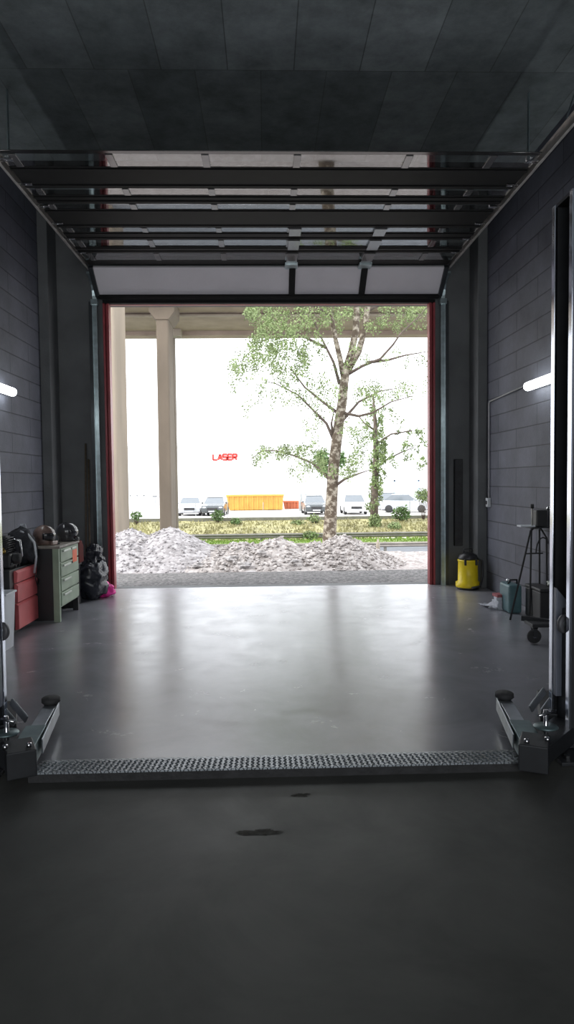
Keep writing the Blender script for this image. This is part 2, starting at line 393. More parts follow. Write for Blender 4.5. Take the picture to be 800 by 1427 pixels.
for (a, b) in gaps:
    MB().box((DX0, a-.005, ZT-.012), (DX1, b+.005, ZT-.006)).build('pane', M['glass'], door)
    mm = MB()
    for x in mx:
        mm.box((x-.035, a-.0, ZT-.022), (x+.035, b, ZT-.0125))
    mm.build('mullion', M['mullion'], door, bevel=.003)
# inclined bottom section in the bend of the track
def sec(v, u):  # v along section 0 bottom..1 top, u normal offset
    p0 = Vector((0, YD-.10, OT+.10)); p1 = Vector((0, 9.86, 4.62)); d = p1-p0; n = Vector((0, -d.z, d.y)).normalized()
    n = n if n.z < 0 else -n
    return p0 + d*v - n*u
def sbox(mb, x0, x1, v0, v1, u0, u1):
    vs = []
    for x in (x0, x1):
        for v, u in ((v0,u0),(v1,u0),(v1,u1),(v0,u1)):
            q = sec(v, u); vs.append((x, q.y, q.z))
    mb.add(vs, [(0,1,2,3),(7,6,5,4),(0,4,5,1),(1,5,6,2),(2,6,7,3),(3,7,4,0)])
s_ = MB(); sbox(s_, DX0+.05, DX1-.05, .04, .97, 0, .04); s_.build('section_panel', M['panel'], door, bevel=.004)
xa, xb = at(407, 393, 10.05).x, at(506, 393, 10.05).x
for x in (xa, xb):
    q = MB(); sbox(q, x-.045, x+.045, 0, 1.0, -.03, 0); q.build('stile', M['rail_black'], door, bevel=.004)
q = MB(); sbox(q, DX0+.03, DX1-.03, -.06, .05, -.035, .05); q.build('bottom_rail', M['rail_black'], door, bevel=.006)
for x in (DX0+.02, DX1-.02):
    q = MB(); sbox(q, x-.03, x+.03, 0, 1, -.03, .04); q.build('end_stile', M['dark_steel'], door, bevel=.004)
# hinge boards and hinges above the two stiles
for x in (xa-.02, xb-.01):
    q = MB()
    for k, (a, b) in enumerate(((8.46, 8.60), (8.86, 9.12), (9.36, 9.68))):
        q.box((x-.075, a-.05, ZT-.045), (x+.075, b+.05, ZT-.012))
    q.build('hinge_board', M['mullion'], door, bevel=.005)
    q = MB(); q.box((x-.09, 9.70, ZT-.07), (x+.09, 9.88, ZT-.03)); q.tube([(x-.08, 9.87, ZT-.06), (x+.08, 9.87, ZT-.06)], .018)
    q.build('hinge', M['galv'], door, bevel=.004)
# tracks (two of them), with the rollers of the door
for s, x in ((-1, DX0-.03), (1, DX1+.03)):
    t = thing('door_track', (x, YD-.3, 0), ('left' if s < 0 else 'right')+' galvanised steel door track running up the jamb and back under the ceiling', 'door track', 'overhead door tracks')
    m = MB()
    path = [(YD-.08, 0.0), (YD-.08, OT+.02)]
    for k in range(7):
        a = k/6*PI/2; path.append((YD-.08-.34*(1-math.cos(a)), OT+.02+.32*math.sin(a)))
    yz = path
    cur = MB()
    for (y0, z0), (y1, z1) in zip(yz[1:-1], yz[2:]):
        cur.beam((x, y0, z0), (x, y1, z1), .055, .03)
    cur.build('bend', M['galv'], t)
    m = MB(); m.box((x-.03, YD-.10, 0), (x+.03, YD-.065, OT+.03)); m.box((x+s*.03-.004, YD-.12, 0), (x+s*.03+.004, YD-.065, OT+.03))
    m.build('upright', M['galv'], t, bevel=.002)
    m = MB(); m.box((x+s*.045-.05, YD-.062, 0), (x+s*.045+.05, YD-.003, OT+.03)); m.build('angle_iron', M['dark_steel'], t)
    m = MB(); m.box((x-.012, 4.9, ZT-.055), (x+.012, 9.95, ZT-.040)); m.box((x+s*.012-.003, 4.9, ZT-.055), (x+s*.012+.003, 9.95, ZT+.05)); m.box((x-.012, 4.9, ZT+.045), (x+.012, 9.95, ZT+.05))
    m.build('horizontal_rail', M['track'], t, bevel=.002)
    for y in (5.2, 7.0, 9.4):
        m = MB(); m.box((x+s*.02-.004, y-.02, ZT+.05), (x+s*.02+.004, y+.02, ZC)); m.build('hanger', M['galv'], t)
    m = MB(); m.beam((x+s*.02, 5.3, ZC-.02), (x+s*.02, 6.15, ZT+.06), .006, .03); m.build('hanger_brace', M['galv'], t)
    m = MB(); m.box((x-.05, YD-.13, OT-.03), (x+.05, YD-.05, OT+.05)); m.build('corner_bracket', M['galv'], t, bevel=.004)
    for y in (6.67, 7.2, 7.76, 8.27, 8.78, 9.3):
        m = MB(); xi = x-s*.13
        a, b = sorted((x-s*.015, xi))
        m.box((a, y-.028, ZT-.036), (b, y-.016, ZT-.026)); m.box((a, y+.016, ZT-.036), (b, y+.024, ZT-.028)); m.tube([(x, y, ZT-.02), (xi, y, ZT-.02)], .008)
        m.build('roller', M['chrome'], door)

# ------------------------------------------------------------ wall lamps
def wall_lamp(s, y0, y1, z, label, real=True):
    X = XL if s < 0 else XR
    t = thing('wall_lamp', (X, (y0+y1)/2, z), label, 'lamp', 'fluorescent wall lamps')
    xa, xb = sorted((X, X-s*.05)); m = MB().box((xa, y0, z-.035), (xb, y1, z+.045)); m.build('housing', M['lamp_body'], t, bevel=.006)
    c = X-s*.095
    MB().tube([(c, y0+.0, z), (c, y0+.02, z), (c, y1-.02, z), (c, y1, z)], [.03, .052, .052, .03], n=16).build('diffuser', M['tube'], t)
    for y in (y0+.1, y1-.1): MB().box((min(c, X-s*.04), y-.015, z-.02), (max(c, X-s*.04), y+.015, z+.02)).build('clip', M['lamp_body'], t)
    return t
zr = onx(737, 538, XR-.1).z; yr = onx(734, 538, XR-.1).y
zl = onx(14, 545, XL+.1).z; yl = onx(19, 547, XL+.1).y
wall_lamp(1, yr-1.5, yr, zr, 'lit fluorescent tube lamp on the right wall behind the lift post')
wall_lamp(-1, yl-1.5, yl, zl, 'lit fluorescent tube lamp on the left wall above the tool cabinets')
wall_lamp(1, -3.4, -1.9, zr, 'added unseen fill tube lamp on the right wall behind the camera')  # unseen lamp added to fill the dark interior, repeats the visible pair
wall_lamp(-1, -3.4, -1.9, zl, 'added unseen fill tube lamp on the left wall behind the camera')  # second added fill lamp, out of view on the opposite wall
# conduit and switch on the right wall
yc = YD-.55
cx = XR-.02
zt = at(671, 560, yc).z; zb = at(671, 694, yc).z
m = MB().tube([(cx, yc, zb), (cx, yc, zt-.03), (cx, yc-.03, zt), (cx, yr-.05, zr+.06)], .011, n=8)
tag(m.build('conduit', M['conduit']), 'thin pale conduit running from the switch box up to the right wall lamp', 'conduit')
sw = thing('switch_box', (XR, yc, zb-.1), 'small pale switch box under the conduit on the right wall', 'switch')
MB().box((XR-.05, yc-.045, zb-.13), (XR, yc+.045, zb-.0)).build('housing', M['lamp_body'], sw, bevel=.006)
MB().box((XR-.06, yc-.02, zb-.09), (XR-.05, yc+.02, zb-.04)).build('rocker', M['black'], sw, bevel=.002)

# ------------------------------------------------------------ tread plate
pl = MB()
xa_, xb_ = ground(57, 1068).x, ground(724, 1056).x
print('plate', ground(57, 1068), ground(724, 1056), ground(400, 1062))
tp = thing('cable_cover', (0, YP, 0), 'long silver tread plate cover lying across the floor between the two lift posts', 'floor plate')
pa, pb = ground(400, 1052, .02).y, ground(400, 1069, .055).y
MB().prism([(pb-.004, .047), (pb, .055), (pa, .02), (pa+.05, .001), (pa+.05, .0), (pa, .012)], xa_, xb_).build('tread_plate', M['tread'], tp)
MB().prism([(pb+.002, 0), (pb+.002, .047), (pa, .011), (pa, 0)], xa_+.002, xb_-.002).build('riser', M['rubber'], tp)
lz = MB(); ux = .030; nx_ = int((xb_-xa_-.03)/ux); ny_ = int((pa-pb-.02)/ux)
for i in range(nx_):
    for j in range(ny_):
        x = xa_+.03+i*ux; y = pb+.02+j*ux; z = .055-.035*(y-pb)/(pa-pb); a = R(45 if (i+j)%2 else -45); c_, s_n = math.cos(a), math.sin(a)
        q = [(x+u*c_-v*s_n, y+u*s_n+v*c_) for u, v in ((-.016,0),(0,-.005),(.016,0),(0,.005))]
        zz = [.055-.035*(p_[1]-pb)/(pa-pb) for p_ in q]
        lz.add([(q[k][0], q[k][1], zz[k]-.0005) for k in range(4)]+[(x+u*c_, y+u*s_n, z+.004) for u in (-.008, .008)], [(0,1,4),(1,5,4),(1,2,5),(2,3,5),(3,4,5),(3,0,4)])
lo = lz.build('raised_lozenges', M['lozenge'], tp); lo['kind'] = 'stuff'

# ------------------------------------------------------------ two-post lift
def lift_post(s, xi, y0, y1, pad, base, label, wheel):
    t = thing('lift_post', (xi+s*.2, (y0+y1)/2, 0), label, 'car lift', 'posts of the two-post lift')
    zt_ = 3.22; th = .012; dep = .30
    def bx(mb, u0, u1, ya, yb, z0, z1):
        a, b = sorted((xi+s*u0, xi+s*u1)); return mb.box((a, ya, z0), (b, yb, z1))
    m = MB(); bx(m, 0, dep, y0, y0+th, .03, zt_); bx(m, 0, dep, y1-th, y1, .03, zt_); bx(m, dep-th, dep, y0, y1, .03, zt_)
    m.build('column', M['lift_dark'], t, bevel=.003)
    for ya, yb in ((y0-.002, y0+.042), (y1-.042, y1+.002)):
        m = MB(); bx(m, -.006, .012, ya, yb, .03, zt_); m.build('column_lip', M['lip'], t, bevel=.003)
    m = MB(); bx(m, -.12, dep+.12, y0-.18, y1+.14, 0, .022); m.build('base_plate', M['lift_dark'], t, bevel=.004)
    for u, y in ((-.07, y0-.13), (-.07, y1+.09), (dep+.07, y0-.13), (dep+.07, y1+.09)):
        MB().lathe([(0,.022),(.018,.022),(.018,.045),(0,.045)], (xi+s*u, y, 0), 6, smooth=False).build('anchor_bolt', M['chrome'], t)
    m = MB(); bx(m, .02, dep-.02, y0, y1, zt_, zt_+.02); m.build('head_plate', M['lift_dark'], t)
    # carriage with the row of ratchet holes above it
    m = MB(); bx(m, .03, .11, y0+.045, y1-.045, .12, .82)
    m.build('carriage', M['lift_dark'], t, bevel=.004)
    m = MB(); ca, cb = sorted((xi-s*.004, xi+s*.062)); m.prism([(ca, .28), (cb, .28), (cb, .86 if s > 0 else .94), (ca, .94 if s > 0 else .86)], y1-.10, y1-.055, 'Y')
    m.build('carriage_face', M['carriage'], t, bevel=.004)
    m = MB(); yb_ = y0+.085
    rx = xi+s*.098; ry = y1-.075
    m.box((rx-.012, ry, .50), (rx+.012, ry+.008, 1.50)); lad = m.build('ratchet_bar', M['rubber'], t)
    for k in range(19):
        MB().box((rx-.005, ry-.005, .93+k*.030), (rx+.005, ry, .944+k*.030)).build('ratchet_tooth', M['handle'], lad)
    # round pulley cover on the lip
    c = Vector((xi+s*.012, wheel, at(777, 870, wheel).z if s > 0 else at(4, 880, wheel).z))
    g = MB(); g.lathe([(.030, 0), (.052, 0), (.058, .012), (.052, .028), (.034, .028), (.030, .0)], (0,0,0), 24, 'X')
    g.xf(Matrix.Translation(c) @ Matrix.Rotation(0 if s < 0 else PI, 4, 'Z') @ Matrix.Rotation(R(-58 if s > 0 else 58), 4, 'Z'))
    pc = g.build('guide_ring', M['ring'], t)
    g = MB(); g.lathe([(0, .004), (.03, .004), (.03, .012), (0, .012)], (0,0,0), 20, 'X'); g.box((0,-.028,-.006),(.024,.028,.006)); g.xf(Matrix.Translation(c) @ Matrix.Rotation(0 if s < 0 else PI, 4, 'Z') @ Matrix.Rotation(R(-58 if s > 0 else 58), 4, 'Z'))
    g.build('hub', M['lift_plate'], pc)
    # swing arm pointing away from the camera
    b = Vector(base); p = Vector(pad); d = (p-b); d.z = 0; L_ = d.length; d.normalize(); n = Vector((d.y, -d.x, 0)); 
    arm = MB(); q0 = b+d*.14; q1 = b + d*L_*.52
    out = MB(); 
    for k in (-1, 1):
        out.beam(q0+n*(.055*k)+Vector((0,0,.11)), q1+n*(.055*k)+Vector((0,0,.11)), .008, .10)
    out.beam(q0+Vector((0,0,.162)), q1+Vector((0,0,.162)), .118, .008); out.beam(q0+Vector((0,0,.058)), q1+Vector((0,0,.058)), .118, .008)
    a_o = out.build('arm', M['teal_steel'], t, bevel=.002)
    inn = MB(); q2 = p - d*.05
    inn.beam(q1-d*.12+Vector((0,0,.11)), q2+Vector((0,0,.11)), .085, .07); a_i = inn.build('arm_extension', M['lift_plate'], t, bevel=.004)
    # bright guard plate along the outer side of the extension
    side = -s
    gp = MB(); nn = n if (n.x*side) > 0 else -n
    gp.beam(b+d*L_*.30+nn*.075+Vector((0,0,.115)), p-d*.02+nn*.052+Vector((0,0,.115)), .008, .085); gp.build('guard_plate', M['lift_plate'], t, bevel=.002)
    # rubber pad on its screw
    pd = MB().lathe([(0,.135),(.020,.135),(.020,.155),(.0,.155)], p, 16).build('pad_screw', M['chrome'], t)
    MB().lathe([(0,.150),(.052,.150),(.060,.157),(.060,.180),(.052,.187),(0,.187)], p, 24).build('rubber_pad', M['rubber'], t)
    MB().lathe([(0,.06),(.045,.06),(.045,.15),(0,.15)], p, 18).build('pad_socket', M['lift_dark'], t)
    # pivot block, gear, lock rod
    pv = b + Vector((s*.03, .17, 0))
    m = MB(); m.box((pv.x-.075, pv.y-.13, .04), (pv.x+.075, pv.y+.08, .185), rz=-s*R(25)); m.build('pivot_block', M['lift_dark'], t, bevel=.006)
    for k, (dx, dy) in enumerate(((-.06, -.07), (.06, -.05))):
        MB().lathe([(0,.18),(.014,.18),(.014,.205),(0,.205)], (pv.x+dx, pv.y+dy, 0), 10).build('bolt', M['chrome'], t)
    m = MB().lathe([(0,.186),(.062,.186),(.07,.192),(.062,.20),(0,.20)], (pv.x+s*.13, pv.y+.14, 0), 18); m.build('gear', M['teal_steel'], t)
    m = MB().tube([(pv.x+s*.13, pv.y+.14, .04), (pv.x+s*.13, pv.y+.14, .29)], .013, 10)
    m.tube([(pv.x+s*.07, pv.y+.10, .27), (pv.x+s*.20, pv.y+.17, .27)], .009, 8); m.build('lock_rod', M['chrome'], t)
    # second arm folded towards the post
    m = MB(); e0 = Vector((xi-s*.02, y1-.04, .11)); e1 = Vector((xi-s*.02+s*.16, y1+.42, .11))
    m.beam(e0, e1, .10, .09); m.build('folded_arm', M['lift_dark'], t, bevel=.004)
    m = MB(); m.beam(Vector((pv.x, pv.y, .10)), Vector((xi+s*.05, (y0+y1)/2, .10)), .16, .10); m.build('arm_bracket', M['lift_dark'], t, bevel=.004)
    m = MB(); q = Vector((xi-s*.06, y1+.05, .17))
    for k in range(2):
        c0 = q+Vector((s*.05*k, -.06*k, .0)); m.beam(c0+Vector((-s*.06, -.05, .0)), c0+Vector((s*.06, .03, .09)), .012, .05)
    m.build('lock_lever', M['lift_plate'], t, bevel=.003)
    fa, fb = (ground(727, 1034, .03), ground(753, 1061, .03)) if s > 0 else (ground(51, 1047, .03), ground(25, 1079, .03))
    m = MB(); m.tube([fa, fb], .007, 8); m.build('foot_rod', M['lift_plate'], t)
    return t
padR = ground(703, 968, .17); baseR = ground(752, 1062, .12)
padL = ground(71, 975, .17); baseL = ground(22, 1070, .12)
# inner faces: far lip at px 768, near lip at px 796
yf = 4.16; xiR = at(768, 700, yf).x; yn = xiR*yf/xiR
def ysolve(px, X, py=700):
    return onx(px, py, X).y
ynR = ysolve(796, xiR)
print('post', xiR, yf, ynR, 'pads', padR, baseR, padL, baseL)
lift_post(1, xiR, ynR, yf, (padR.x, padR.y, 0), (baseR.x, baseR.y, 0), 'right lift post with its round lock ring and low swing arm beside the tread plate', yf-.20)
xiL = onx(2, 760, at(2, 760, yf).x).x
lift_post(-1, xiL, ynR, yf, (padL.x, padL.y, 0), (baseL.x, baseL.y, 0), 'left lift post at the photo edge with its low swing arm on the floor', yf-.03)

# ============================================================ LEFT SIDE
# red drawer cabinet
g0 = ground(25, 885); g1 = ground(54, 866)
xf = (g0.x+g1.x)/2; y0, y1 = g0.y, g1.y
print('red cab', g0, g1)
zr0 = at(22, 796, y0).z
hh = zr0; y1 = min(y1, ground(85, 867).y-.03); ya_lim = ground(85, 867).y-.03
rc = thing('tool_cabinet', (xf-.27, (y0+y1)/2, 0), 'low black tool cabinet with red drawer fronts against the left wall', 'cabinet')
MB().box((XL+.03, y0-.12, .03), (xf-.02, min(y1+.06, ya_lim), zr0+.02)).build('body', M['cab_black'], rc, bevel=.006)
MB().box((XL+.06, y0-.06, 0), (xf-.06, y1, .03)).build('plinth', M['cab_black'], rc)
def rdraw(z0, z1, o):
    d = MB().prism([(xf-.02, z0), (xf+.012+o, z0+.01), (xf+.022, z1-.02), (xf-.0, z1), (xf-.02, z1)], y0, y1, 'Y')
    dd = d.build('drawer', M['cab_red'], rc, bevel=.004)
    return dd
rdraw(.05, .33, .012); rdraw(.335, .54, .006); a_ = rdraw(.545, hh, 0)
MB().tube([(xf+.03, y1-.10, hh-.03), (xf+.045, y1-.13, hh-.15), (xf+.04, y1-.06, hh-.24), (xf+.03, y1+.04, hh-.16)], .006, 8).build('cable_loop', M['black'], a_)
# grey-green drawer cabinet
g0 = ground(85, 867); g1 = ground(111, 849)
xg = (g0.x+g1.x)/2; ya, yb = g0.y, g1.y
zg = at(84, 761, ya).z
print('green', g0, g1, zg)
gc = thing('drawer_cabinet', (xg-.35, (ya+yb)/2, 0), 'grey-green four-drawer cabinet with an orange sticker, standing between red-fronted cabinet and bin bag', 'cabinet')
MB().box((XL+.05, ya+.005, .155), (xg-.02, yb-.01, zg-.03)).build('body', M['cab_green'], gc, bevel=.005)
MB().box((XL+.05, ya-.012, .02), (xg-.075, ya+.004, zg-.03)).build('side_panel', M['cab_black'], gc, bevel=.003)
MB().box((XL+.04, ya-.02, zg-.03), (xg+.015, yb+.01, zg)).build('top', M['cab_top'], gc, bevel=.006)
for (lx, ly, c) in ((xg-.075, ya-.01, 'cab_green'), (xg-.07, yb-.06, 'cab_black'), (XL+.07, ya, 'cab_black'), (XL+.07, yb-.06, 'cab_black')):
    MB().box((lx, ly, 0), (lx+.07, ly+.05, .16 if c == 'cab_black' else zg-.03)).build('leg', M[c], gc, bevel=.003)
dh = (zg-.03-.17)/4
for k in range(4):
    z0 = .17+k*dh
    d = MB().box((xg-.018, ya+.05, z0+.008), (xg+.004, yb-.015, z0+dh-.008)).build('drawer', M['cab_green'], gc, bevel=.005)
    yc_ = ya+.05; 
    MB().box((xg+.004, yc_+.06, z0+dh-.05), (xg+.026, yc_+.34, z0+dh-.028)).build('handle', M['handle'], d, bevel=.004)
    if k == 3: MB().box((xg+.004, yc_+.42, z0+dh-.05), (xg+.02, yc_+.60, z0+dh-.03)).build('handle', M['handle'], d, bevel=.004)
MB().box((xg+.0045, yb-.28, .17+2.7*dh), (xg+.0065, yb-.09, .17+3.6*dh)).build('sticker', M['orange'], gc)
MB().lathe([(0,0),(.012,0),(.012,.008),(0,.008)], (xg+.004, yb-.30, .17+2.75*dh), 12, 'X').build('lock', M['black'], gc)
# helmets on the green cabinet
def helmet(loc, rz, shell, label, cat='helmet', r=.145):
    t = thing('crash_helmet', loc, label, cat, None, rz)
    m = MB().ell((0,0,r*1.0), (r*.95, r*1.12, r), 24, 16); 
    m.lathe([(r*.80,.0),(r*.86,.0),(r*.90,.05),(r*.9,.09)], (0,0,.0), 24)
    for v in m.v: v.z = max(v.z, 0.004)
    m.build('shell', M[shell], t, local=True)
    m = MB(); n = 14
    vs = []
    for z in (.42, .62, .85, 1.05, 1.2):
        for i in range(n+1):
            a = R(200)+R(140)*i/n; k = math.sqrt(max(.05, 1-(z-1)**2))*1.03
            vs.append((r*.95*k*math.cos(a), r*1.12*k*math.sin(a), r*z))
    w_ = n+1
    m.add(vs, [(j*w_+i, j*w_+i+1, (j+1)*w_+i+1, (j+1)*w_+i) for j in range(4) for i in range(n)], True)
    o = m.build('visor', M['vis'], t, local=True); md = o.modifiers.new('thick', 'SOLIDIFY'); md.thickness = .006
    m = MB(); m.beam((-r*.5, -r*1.10, r*.22), (r*.5, -r*1.10, r*.22), .03, .05); m.build('chin_bar', M[shell], t, bevel=.01, local=True)
    m = MB(); m.tube([(r*.2, -r*.9, .01), (r*.5, -r*1.3, .012), (r*.75, -r*1.2, .01)], .008, 8); m.build('strap', M['fabric'], t, local=True)
    return t
p = at(86, 754, (ya+.28)); helmet((xg-.22, ya+.17, zg+.001), R(75), 'helmet_brown', 'brown and white crash helmet standing on the green drawer cabinet', r=.118)
p = at(116, 750, yb-.12); helmet((xg-.10, yb-.13, zg+.001), R(100), 'helmet', 'glossy black crash helmet on the far end of the green drawer cabinet', r=.118)
# backpack with pale straps slumped between the cabinets
p = at(62, 748, y1+.1)
bx_ = xf-.12
y1 -= .07
bp_ = thing('backpack', (bx_, y1-.02, zr0+.02), 'black backpack with pale grey edging slumped on the red-fronted cabinet end', 'bag')
z_ = zr0+.02
MB().ell((bx_, y1-.02, z_+.20), (.15, .17, .20), 20, 14, .25, 2.5, 3).build('body', M['fabric'], bp_)
MB().ell((bx_+.10, y1-.01, z_+.14), (.07, .12, .12), 16, 10, .2, 3, 5).build('pocket', M['fabric'], bp_)
MB().tube([(bx_+.02, y1-.10, z_+.37), (bx_+.10, y1-.08, z_+.33), (bx_+.16, y1-.06, z_+.24), (bx_+.19, y1-.09, z_+.08), (bx_+.165, y1-.10, z_-.10)], .013, 8).build('strap', M['reflect'], bp_)
MB().tube([(bx_-.02, y1-.02, z_+.37), (bx_+.0, y1-.0, z_+.44), (bx_+.04, y1, z_+.44), (bx_+.06, y1, z_+.36)], .012, 8).build('top_handle', M['reflect'], bp_)
# engine on the red-fronted cabinet
ec = Vector((xf-.20, y0+.16, zr0+.021))
en = thing('small_engine', ec, 'black finned small engine with brass and chrome fittings on the red-fronted cabinet', 'engine')
m = MB().box((ec.x-.14, ec.y-.14, ec.z), (ec.x+.14, ec.y+.14, ec.z+.16)); m.build('crankcase', M['black'], en, bevel=.02)
m = MB()
for k in range(7): m.box((ec.x-.10-.01*(k%2), ec.y-.09, ec.z+.17+k*.024), (ec.x+.10+.01*(k%2), ec.y+.10, ec.z+.182+k*.024))
m.box((ec.x-.07, ec.y-.06, ec.z+.15), (ec.x+.07, ec.y+.07, ec.z+.34)); m.build('cylinder_fins', M['lift_dark'], en, bevel=.003)
MB().lathe([(0,0),(.055,0),(.06,.02),(.055,.10),(.02,.11),(0,.11)], (ec.x+.10, ec.y-.02, ec.z+.10), 18, 'X').build('flywheel_cover', M['rubber'], en)
MB().tube([(ec.x+.06, ec.y+.08, ec.z+.30), (ec.x+.16, ec.y+.10, ec.z+.28), (ec.x+.17, ec.y+.12, ec.z+.12), (ec.x+.13, ec.y+.16, ec.z+.05)], .016, 10).build('exhaust_pipe', M['chrome'], en)
MB().lathe([(0,0),(.022,0),(.022,.035),(.012,.04),(.012,.06),(0,.06)], (ec.x+.06, ec.y-.10, ec.z+.16), 12).build('carburettor', M['brass'], en)
MB().lathe([(0,0),(.010,0),(.010,.05),(0,.05)], (ec.x-.02, ec.y-.02, ec.z+.34), 10).build('spark_plug', M['white'], en)
m = MB()
for k in range(5):
    a = k*1.3; m.lathe([(0,0),(.014,0),(.014,.012),(0,.012)], (ec.x+.142, ec.y-.12+.055*k, ec.z+.05+.04*math.sin(a*2)), 6, 'X', False)
m.build('bolt', M['chrome'], en)
# vise further back on the wall side
vc = Vector((XL+.16, y0+.42, zr0+.021))
vi = thing('bench_vise', vc, 'dark bench vise at the wall end of the red-fronted cabinet', 'vise')
MB().lathe([(0,0),(.08,0),(.08,.02),(.045,.04),(.04,.14),(0,.14)], vc, 18).build('swivel_base', M['lift_dark'], vi)
MB().box((vc.x-.05, vc.y-.13, vc.z+.13), (vc.x+.05, vc.y+.02, vc.z+.25)).build('fixed_jaw', M['lift_dark'], vi, bevel=.01)
MB().box((vc.x-.05, vc.y+.06, vc.z+.15), (vc.x+.05, vc.y+.13, vc.z+.25)).build('moving_jaw', M['lift_dark'], vi, bevel=.01)
m = MB().tube([(vc.x, vc.y, vc.z+.17), (vc.x, vc.y+.20, vc.z+.17)], .016, 10); m.tube([(vc.x-.08, vc.y+.19, vc.z+.17), (vc.x+.08, vc.y+.19, vc.z+.17)], .008, 8); m.build('screw', M['chrome'], vi)
# spray can, cloths
sc_ = Vector((xf-.34, y0-.0, zr0+.021))
t = thing('spray_can', sc_, 'brass-coloured spray can standing beside the engine on the red-fronted cabinet', 'can')
MB().lathe([(0,0),(.032,0),(.032,.17),(.018,.19),(0,.19)], sc_, 16).build('can', M['brass'], t)
MB().lathe([(0,.19),(.014,.19),(.012,.225),(0,.225)], sc_, 12).build('nozzle', M['white'], t)
# crate and red fuel can behind the green cabinet
cr = Vector((xg-.30, yb+.27, 0))
t = thing('storage_crate', cr, 'tall black crate behind the green drawer cabinet', 'crate')
MB().box((cr.x-.28, cr.y-.17, 0), (cr.x+.20, cr.y+.17, .52)).build('body', M['black'], t, bevel=.012)
MB().box((cr.x-.30, cr.y-.19, .52), (cr.x+.22, cr.y+.19, .56)).build('lid', M['black'], t, bevel=.01)
fc = Vector((xg-.18, yb+.26, .561))
t = thing('fuel_can', fc, 'dark red fuel can on the black crate behind the green drawer cabinet', 'can')
MB().prism([(fc.y-.12, fc.z), (fc.y+.12, fc.z), (fc.y+.12, fc.z+.22), (fc.y+.05, fc.z+.29), (fc.y-.12, fc.z+.29)], fc.x-.15, fc.x+.15).build('body', M['can_red'], t, bevel=.02)
MB().tube([(fc.x-.08, fc.y-.05, fc.z+.285), (fc.x-.08, fc.y-.05, fc.z+.33), (fc.x+.06, fc.y-.05, fc.z+.33), (fc.x+.06, fc.y-.05, fc.z+.285)], .012, 8).build('handle', M['can_red'], t)
MB().lathe([(0,0),(.022,0),(.022,.04),(0,.04)], (fc.x+.08, fc.y+.07, fc.z+.25), 12).build('cap', M['black'], t)
# bin bags
g = ground(126, 836)
def crumple(c, r, seed, name_mb=None, amp=.3):
    m = MB().ell(c, r, 36, 26, 0)
    cc = Vector(c)
    for v in m.v:
        d = (v-cc); dn = d.normalized()
        k = amp*noise.noise(dn*2.2+Vector((seed, 0, 0))) + amp*.5*abs(noise.noise(dn*6+Vector((0, seed, 0)))) + amp*.25*noise.noise(dn*13)
        v.x += d.x*k; v.y += d.y*k; v.z += d.z*k
        v.z = max(v.z, .003)
    return m
t = thing('bin_bag', (g.x, g.y+.1, 0), 'shiny black bin bag tied at the top, on the floor beside the green drawer cabinet', 'bag')
m = crumple((g.x-.0, g.y+.10, .26), (.21, .25, .28), 2.3); m.build('sack', M['bag'], t)
m = crumple((g.x+.03, g.y+.14, .57), (.10, .12, .14), 5.1, amp=.7); m.build('tied_neck', M['bag'], t)
m = MB().tube([(g.x-.04, g.y+.0, .50), (g.x+.05, g.y-.0, .46), (g.x+.12, g.y+.05, .50)], .008, 6); m.build('tie', M['reflect'], t)
g = ground(146, 832)
t = thing('carrier_bag', (g.x, g.y, 0), 'crumpled bright pink bag on the floor between the black bin bag and the red jamb', 'bag')
crumple((g.x-.01, g.y+.0, .10), (.14, .12, .105), 8.2, amp=.4).build('bag', M['pink'], t)
m = MB().tube([(g.x-.08, g.y, .16), (g.x-.06, g.y, .20), (g.x-.0, g.y+.01, .18)], .007, 6); m.build('handle', M['pink'], t)
# white bin at the left edge
g = ground(9, 910)
t = thing('waste_bin', (g.x-.12, g.y+.16, 0), 'white plastic bin at the left photo edge in front of the red-fronted cabinet', 'bin')
zt2 = at(9, 828, g.y+.1).z
bc = Vector((g.x-.15, g.y+.17, 0))
m = MB().add([(bc.x+i*.13*k, bc.y+j*.13*k, z) for k, z in ((.88, 0), (1.05, zt2)) for i, j in ((-1,-1),(1,-1),(1,1),(-1,1))], [(0,3,2,1),(0,1,5,4),(1,2,6,5),(2,3,7,6),(3,0,4,7)])
o = m.build('body', M['white'], t, fixn=True); md = o.modifiers.new('thick', 'SOLIDIFY'); md.thickness = .006
m = MB()
for (a, b) in (((-1,-1),(1,-1)),((1,-1),(1,1)),((1,1),(-1,1)),((-1,1),(-1,-1))): m.beam((bc.x+a[0]*.142, bc.y+a[1]*.142, zt2), (bc.x+b[0]*.142, bc.y+b[1]*.142, zt2), .02, .02)
m.build('rim', M['white'], t, bevel=.004)
# poles leaning in the front left corner
for k, (px, top, lab) in enumerate(((124, 618, 'thin brown pole leaning on the front wall, nearer to the corner'), (128, 640, 'thin brown pole leaning on the front wall, nearer to the door track'))):
    a = at(px, top, YD-.035); b = ground(px+6+2*k, 824); b.y = YD-.22-.02*k
    tag(MB().tube([(b.x-.09, b.y, .005), (a.x-.05, a.y, a.z)], .014, 8).build('wooden_pole', M['wood']), lab, 'pole', 'poles leaning in the left corner')
m = MB(); q = at(112, 760, YD-.08)

